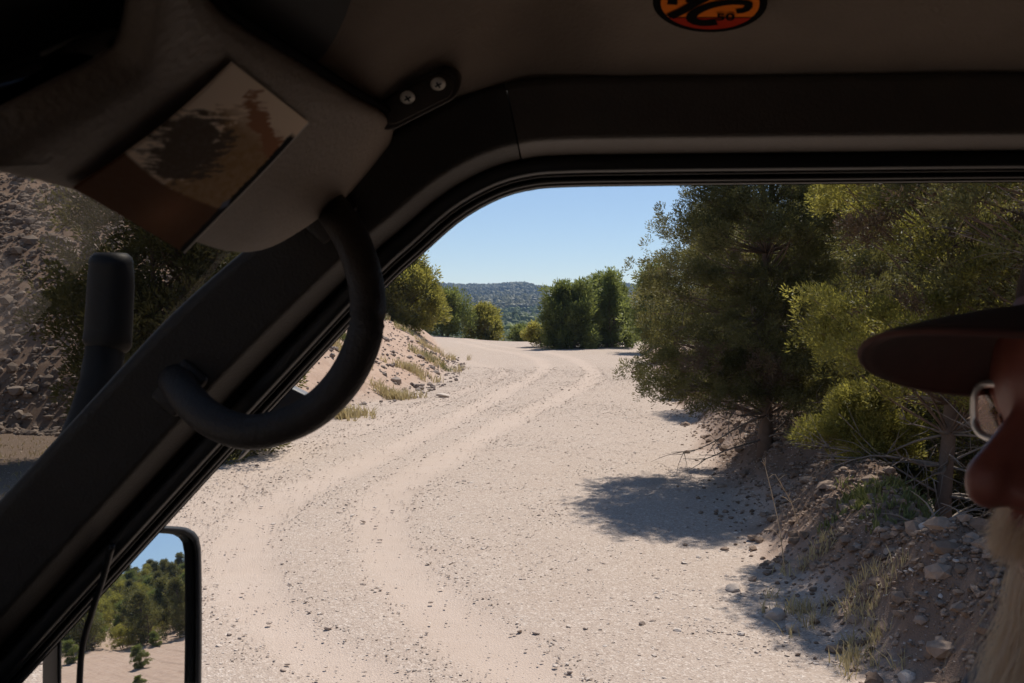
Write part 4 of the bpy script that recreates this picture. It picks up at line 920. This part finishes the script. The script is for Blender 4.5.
br_ = obj_bm('brim', bm, M_CAP, None, True); br_.parent = cap; br_.matrix_parent_inverse = Matrix(); so = br_.modifiers.new('s', 'SOLIDIFY'); so.thickness = .002; so.offset = 0
bm = bmesh.new(); g_ = [[bm.verts.new(brim_pt((-1 + 2 * i / NU) * .99, j / NV * .985, -.0012)) for i in range(NU + 1)] for j in range(NV + 1)]
for j in range(NV):
    for i in range(NU): bm.faces.new((g_[j][i], g_[j][i + 1], g_[j + 1][i + 1], g_[j + 1][i]))
bu = obj_bm('brim_underside', bm, M_CAP_LIT, None, True); bu.parent = cap; bu.matrix_parent_inverse = Matrix(); so = bu.modifiers.new('s', 'SOLIDIFY'); so.thickness = .0015; so.offset = 0
bm = bmesh.new(); tube_bm(bm, [brim_pt(-1 + 2 * i / 60, 1.0, .0006) for i in range(61)], .0022, 8); pe = obj_bm('brim_piping', bm, M_CAP_LIT, None, True); pe.parent = cap; pe.matrix_parent_inverse = Matrix()
# glasses
gl = None
def rrect(cx, w_, h_, nseg=40, p=3.2):
    out = []
    for i in range(nseg):
        a = 2 * math.pi * i / nseg; c_, s__ = math.cos(a), math.sin(a); out.append((cx + w_ * math.copysign(abs(c_) ** (2 / p), c_), h_ * math.copysign(abs(s__) ** (2 / p), s__)))
    return out
GF = .081; GU = .010
def gp(s__, u_, f=0): return hp3(GF + f - .25 * s__ * s__ * 2.2, s__, GU + u_)
bm = bmesh.new()
for s_ in (-1, 1):
    pts = [gp(a, b_) for a, b_ in rrect(.034 * s_, .025, .018)]; tube_bm(bm, pts + [pts[0], pts[1]], .0025, 8, cap=False)
    tube_bm(bm, [gp(.060 * s_, .008), hp3(.05, .078 * s_, GU + .010), hp3(-.02, .083 * s_, GU + .012), hp3(-.035, .083 * s_, GU - .012)], .0016, 8)
tube_bm(bm, catmull([gp(-.010, .004), gp(0, .010, .002), gp(.010, .004)], 8), .0014, 8)
gl = obj_bm('glasses', bm, M_GFR, person, True); gl.matrix_parent_inverse = Matrix()
for s_ in (-1, 1):
    bm = bmesh.new(); bm.faces.new([bm.verts.new(gp(a, b_)) for a, b_ in rrect(.034 * s_, .0245, .0175)]); bmesh.ops.solidify(bm, geom=bm.faces[:], thickness=.0012)
    o = obj_bm('lens', bm, M_LENS); o.parent = gl
# eyes
for s_ in (-1, 1):
    bm = bmesh.new(); bmesh.ops.create_uvsphere(bm, u_segments=20, v_segments=14, radius=.0125, matrix=Matrix.Translation(hp3(.066, .032 * s_, .006))); o = obj_bm('eye', bm, mat('eye_white', (.7, .66, .6), .2), person, True); o.matrix_parent_inverse = Matrix()
    bm = bmesh.new(); bmesh.ops.create_uvsphere(bm, u_segments=16, v_segments=10, radius=.0062, matrix=Matrix.Translation(hp3(.0735, .032 * s_, .006))); q = obj_bm('iris', bm, mat('iris_brown', (.05, .03, .02), .15), None, True); q.parent = o
# beard, moustache and hair as many fine strands
def strands(name, roots, dirs, length, n_seg, wdt, mt, parent, curl=.25, seed=1, grav=.5):
    r = np.random.default_rng(seed); N = len(roots); p = roots.copy(); d = dirs / np.linalg.norm(dirs, axis=1, keepdims=True); L = length * (.6 + .6 * r.random((N, 1)))
    cdir = r.normal(size=(N, 3)); pts = [p]
    for i in range(n_seg):
        d = d + np.array([0, 0, -grav / n_seg]) + cdir * curl * math.cos(i * 1.4) / n_seg * 1.5; d /= np.linalg.norm(d, axis=1, keepdims=True); p = p + d * L / n_seg; pts.append(p)
    A = np.stack(pts, 1); s = np.cross(d, r.normal(size=(N, 3))); s /= np.linalg.norm(s, axis=1, keepdims=True)
    wv = wdt * np.linspace(1, .25, n_seg + 1)[None, :, None]; Lf = A - s[:, None] * wv; Rt = A + s[:, None] * wv; m_ = n_seg + 1
    V = np.concatenate([Lf, Rt], 1).reshape(-1, 3); b0 = (np.arange(N) * 2 * m_)[:, None]; q = np.arange(n_seg)[None]
    Q_ = np.stack([b0 + q, b0 + q + 1, b0 + m_ + q + 1, b0 + m_ + q], -1).reshape(-1, 4)
    o = mesh_np(name, V, Q_, mt, None, True, {'tint': np.repeat(r.random(N), 2 * m_)}); o.parent = parent; return o
r5 = np.random.default_rng(5)
def loc2w(f, s, u): return np.array([hp3(float(a), float(b_), float(c_))[:] for a, b_, c_ in zip(f, s, u)])
fwv, sdv = np.array(FW[:]), np.array(SD[:])
N = 8000; a = r5.uniform(-1.25, 1.25, N); u_ = r5.uniform(-.105, -.062, N)
rts = loc2w(.082 * np.cos(a) ** .8 - .026 + (u_ + .07) * .1, .062 * np.sin(a), u_); drs = fwv * (np.cos(a) * .22)[:, None] + sdv * (np.sin(a) * .4)[:, None] + np.array([0, 0, -.9])
strands('beard', rts, drs, .14, 9, .00048, M_HAIR, person, 1.0, 2, .9)
N = 3500; a = r5.uniform(-.9, .9, N); u_ = r5.uniform(-.058, -.043, N)
rts = loc2w(.088 * np.cos(a) ** .6 - .002, .040 * np.sin(a), u_); drs = fwv * (np.cos(a) * .55)[:, None] + sdv * (np.sin(a) * .9)[:, None] + np.array([0, 0, -.75])
strands('moustache', rts, drs, .026, 6, .00042, M_HAIR, person, 1.3, 3, .8)
N = 2500; a = r5.uniform(1.6, 4.68, N); u_ = r5.uniform(-.05, .045, N)
rts = loc2w(.108 * np.cos(a) - .02, .086 * np.sin(a), u_); drs = fwv * (np.cos(a) * .4)[:, None] + sdv * (np.sin(a) * .3)[:, None] + np.array([0, 0, -.9])
strands('hair', rts, drs, .035, 4, .0006, M_HAIR, person, .3, 4, .6)
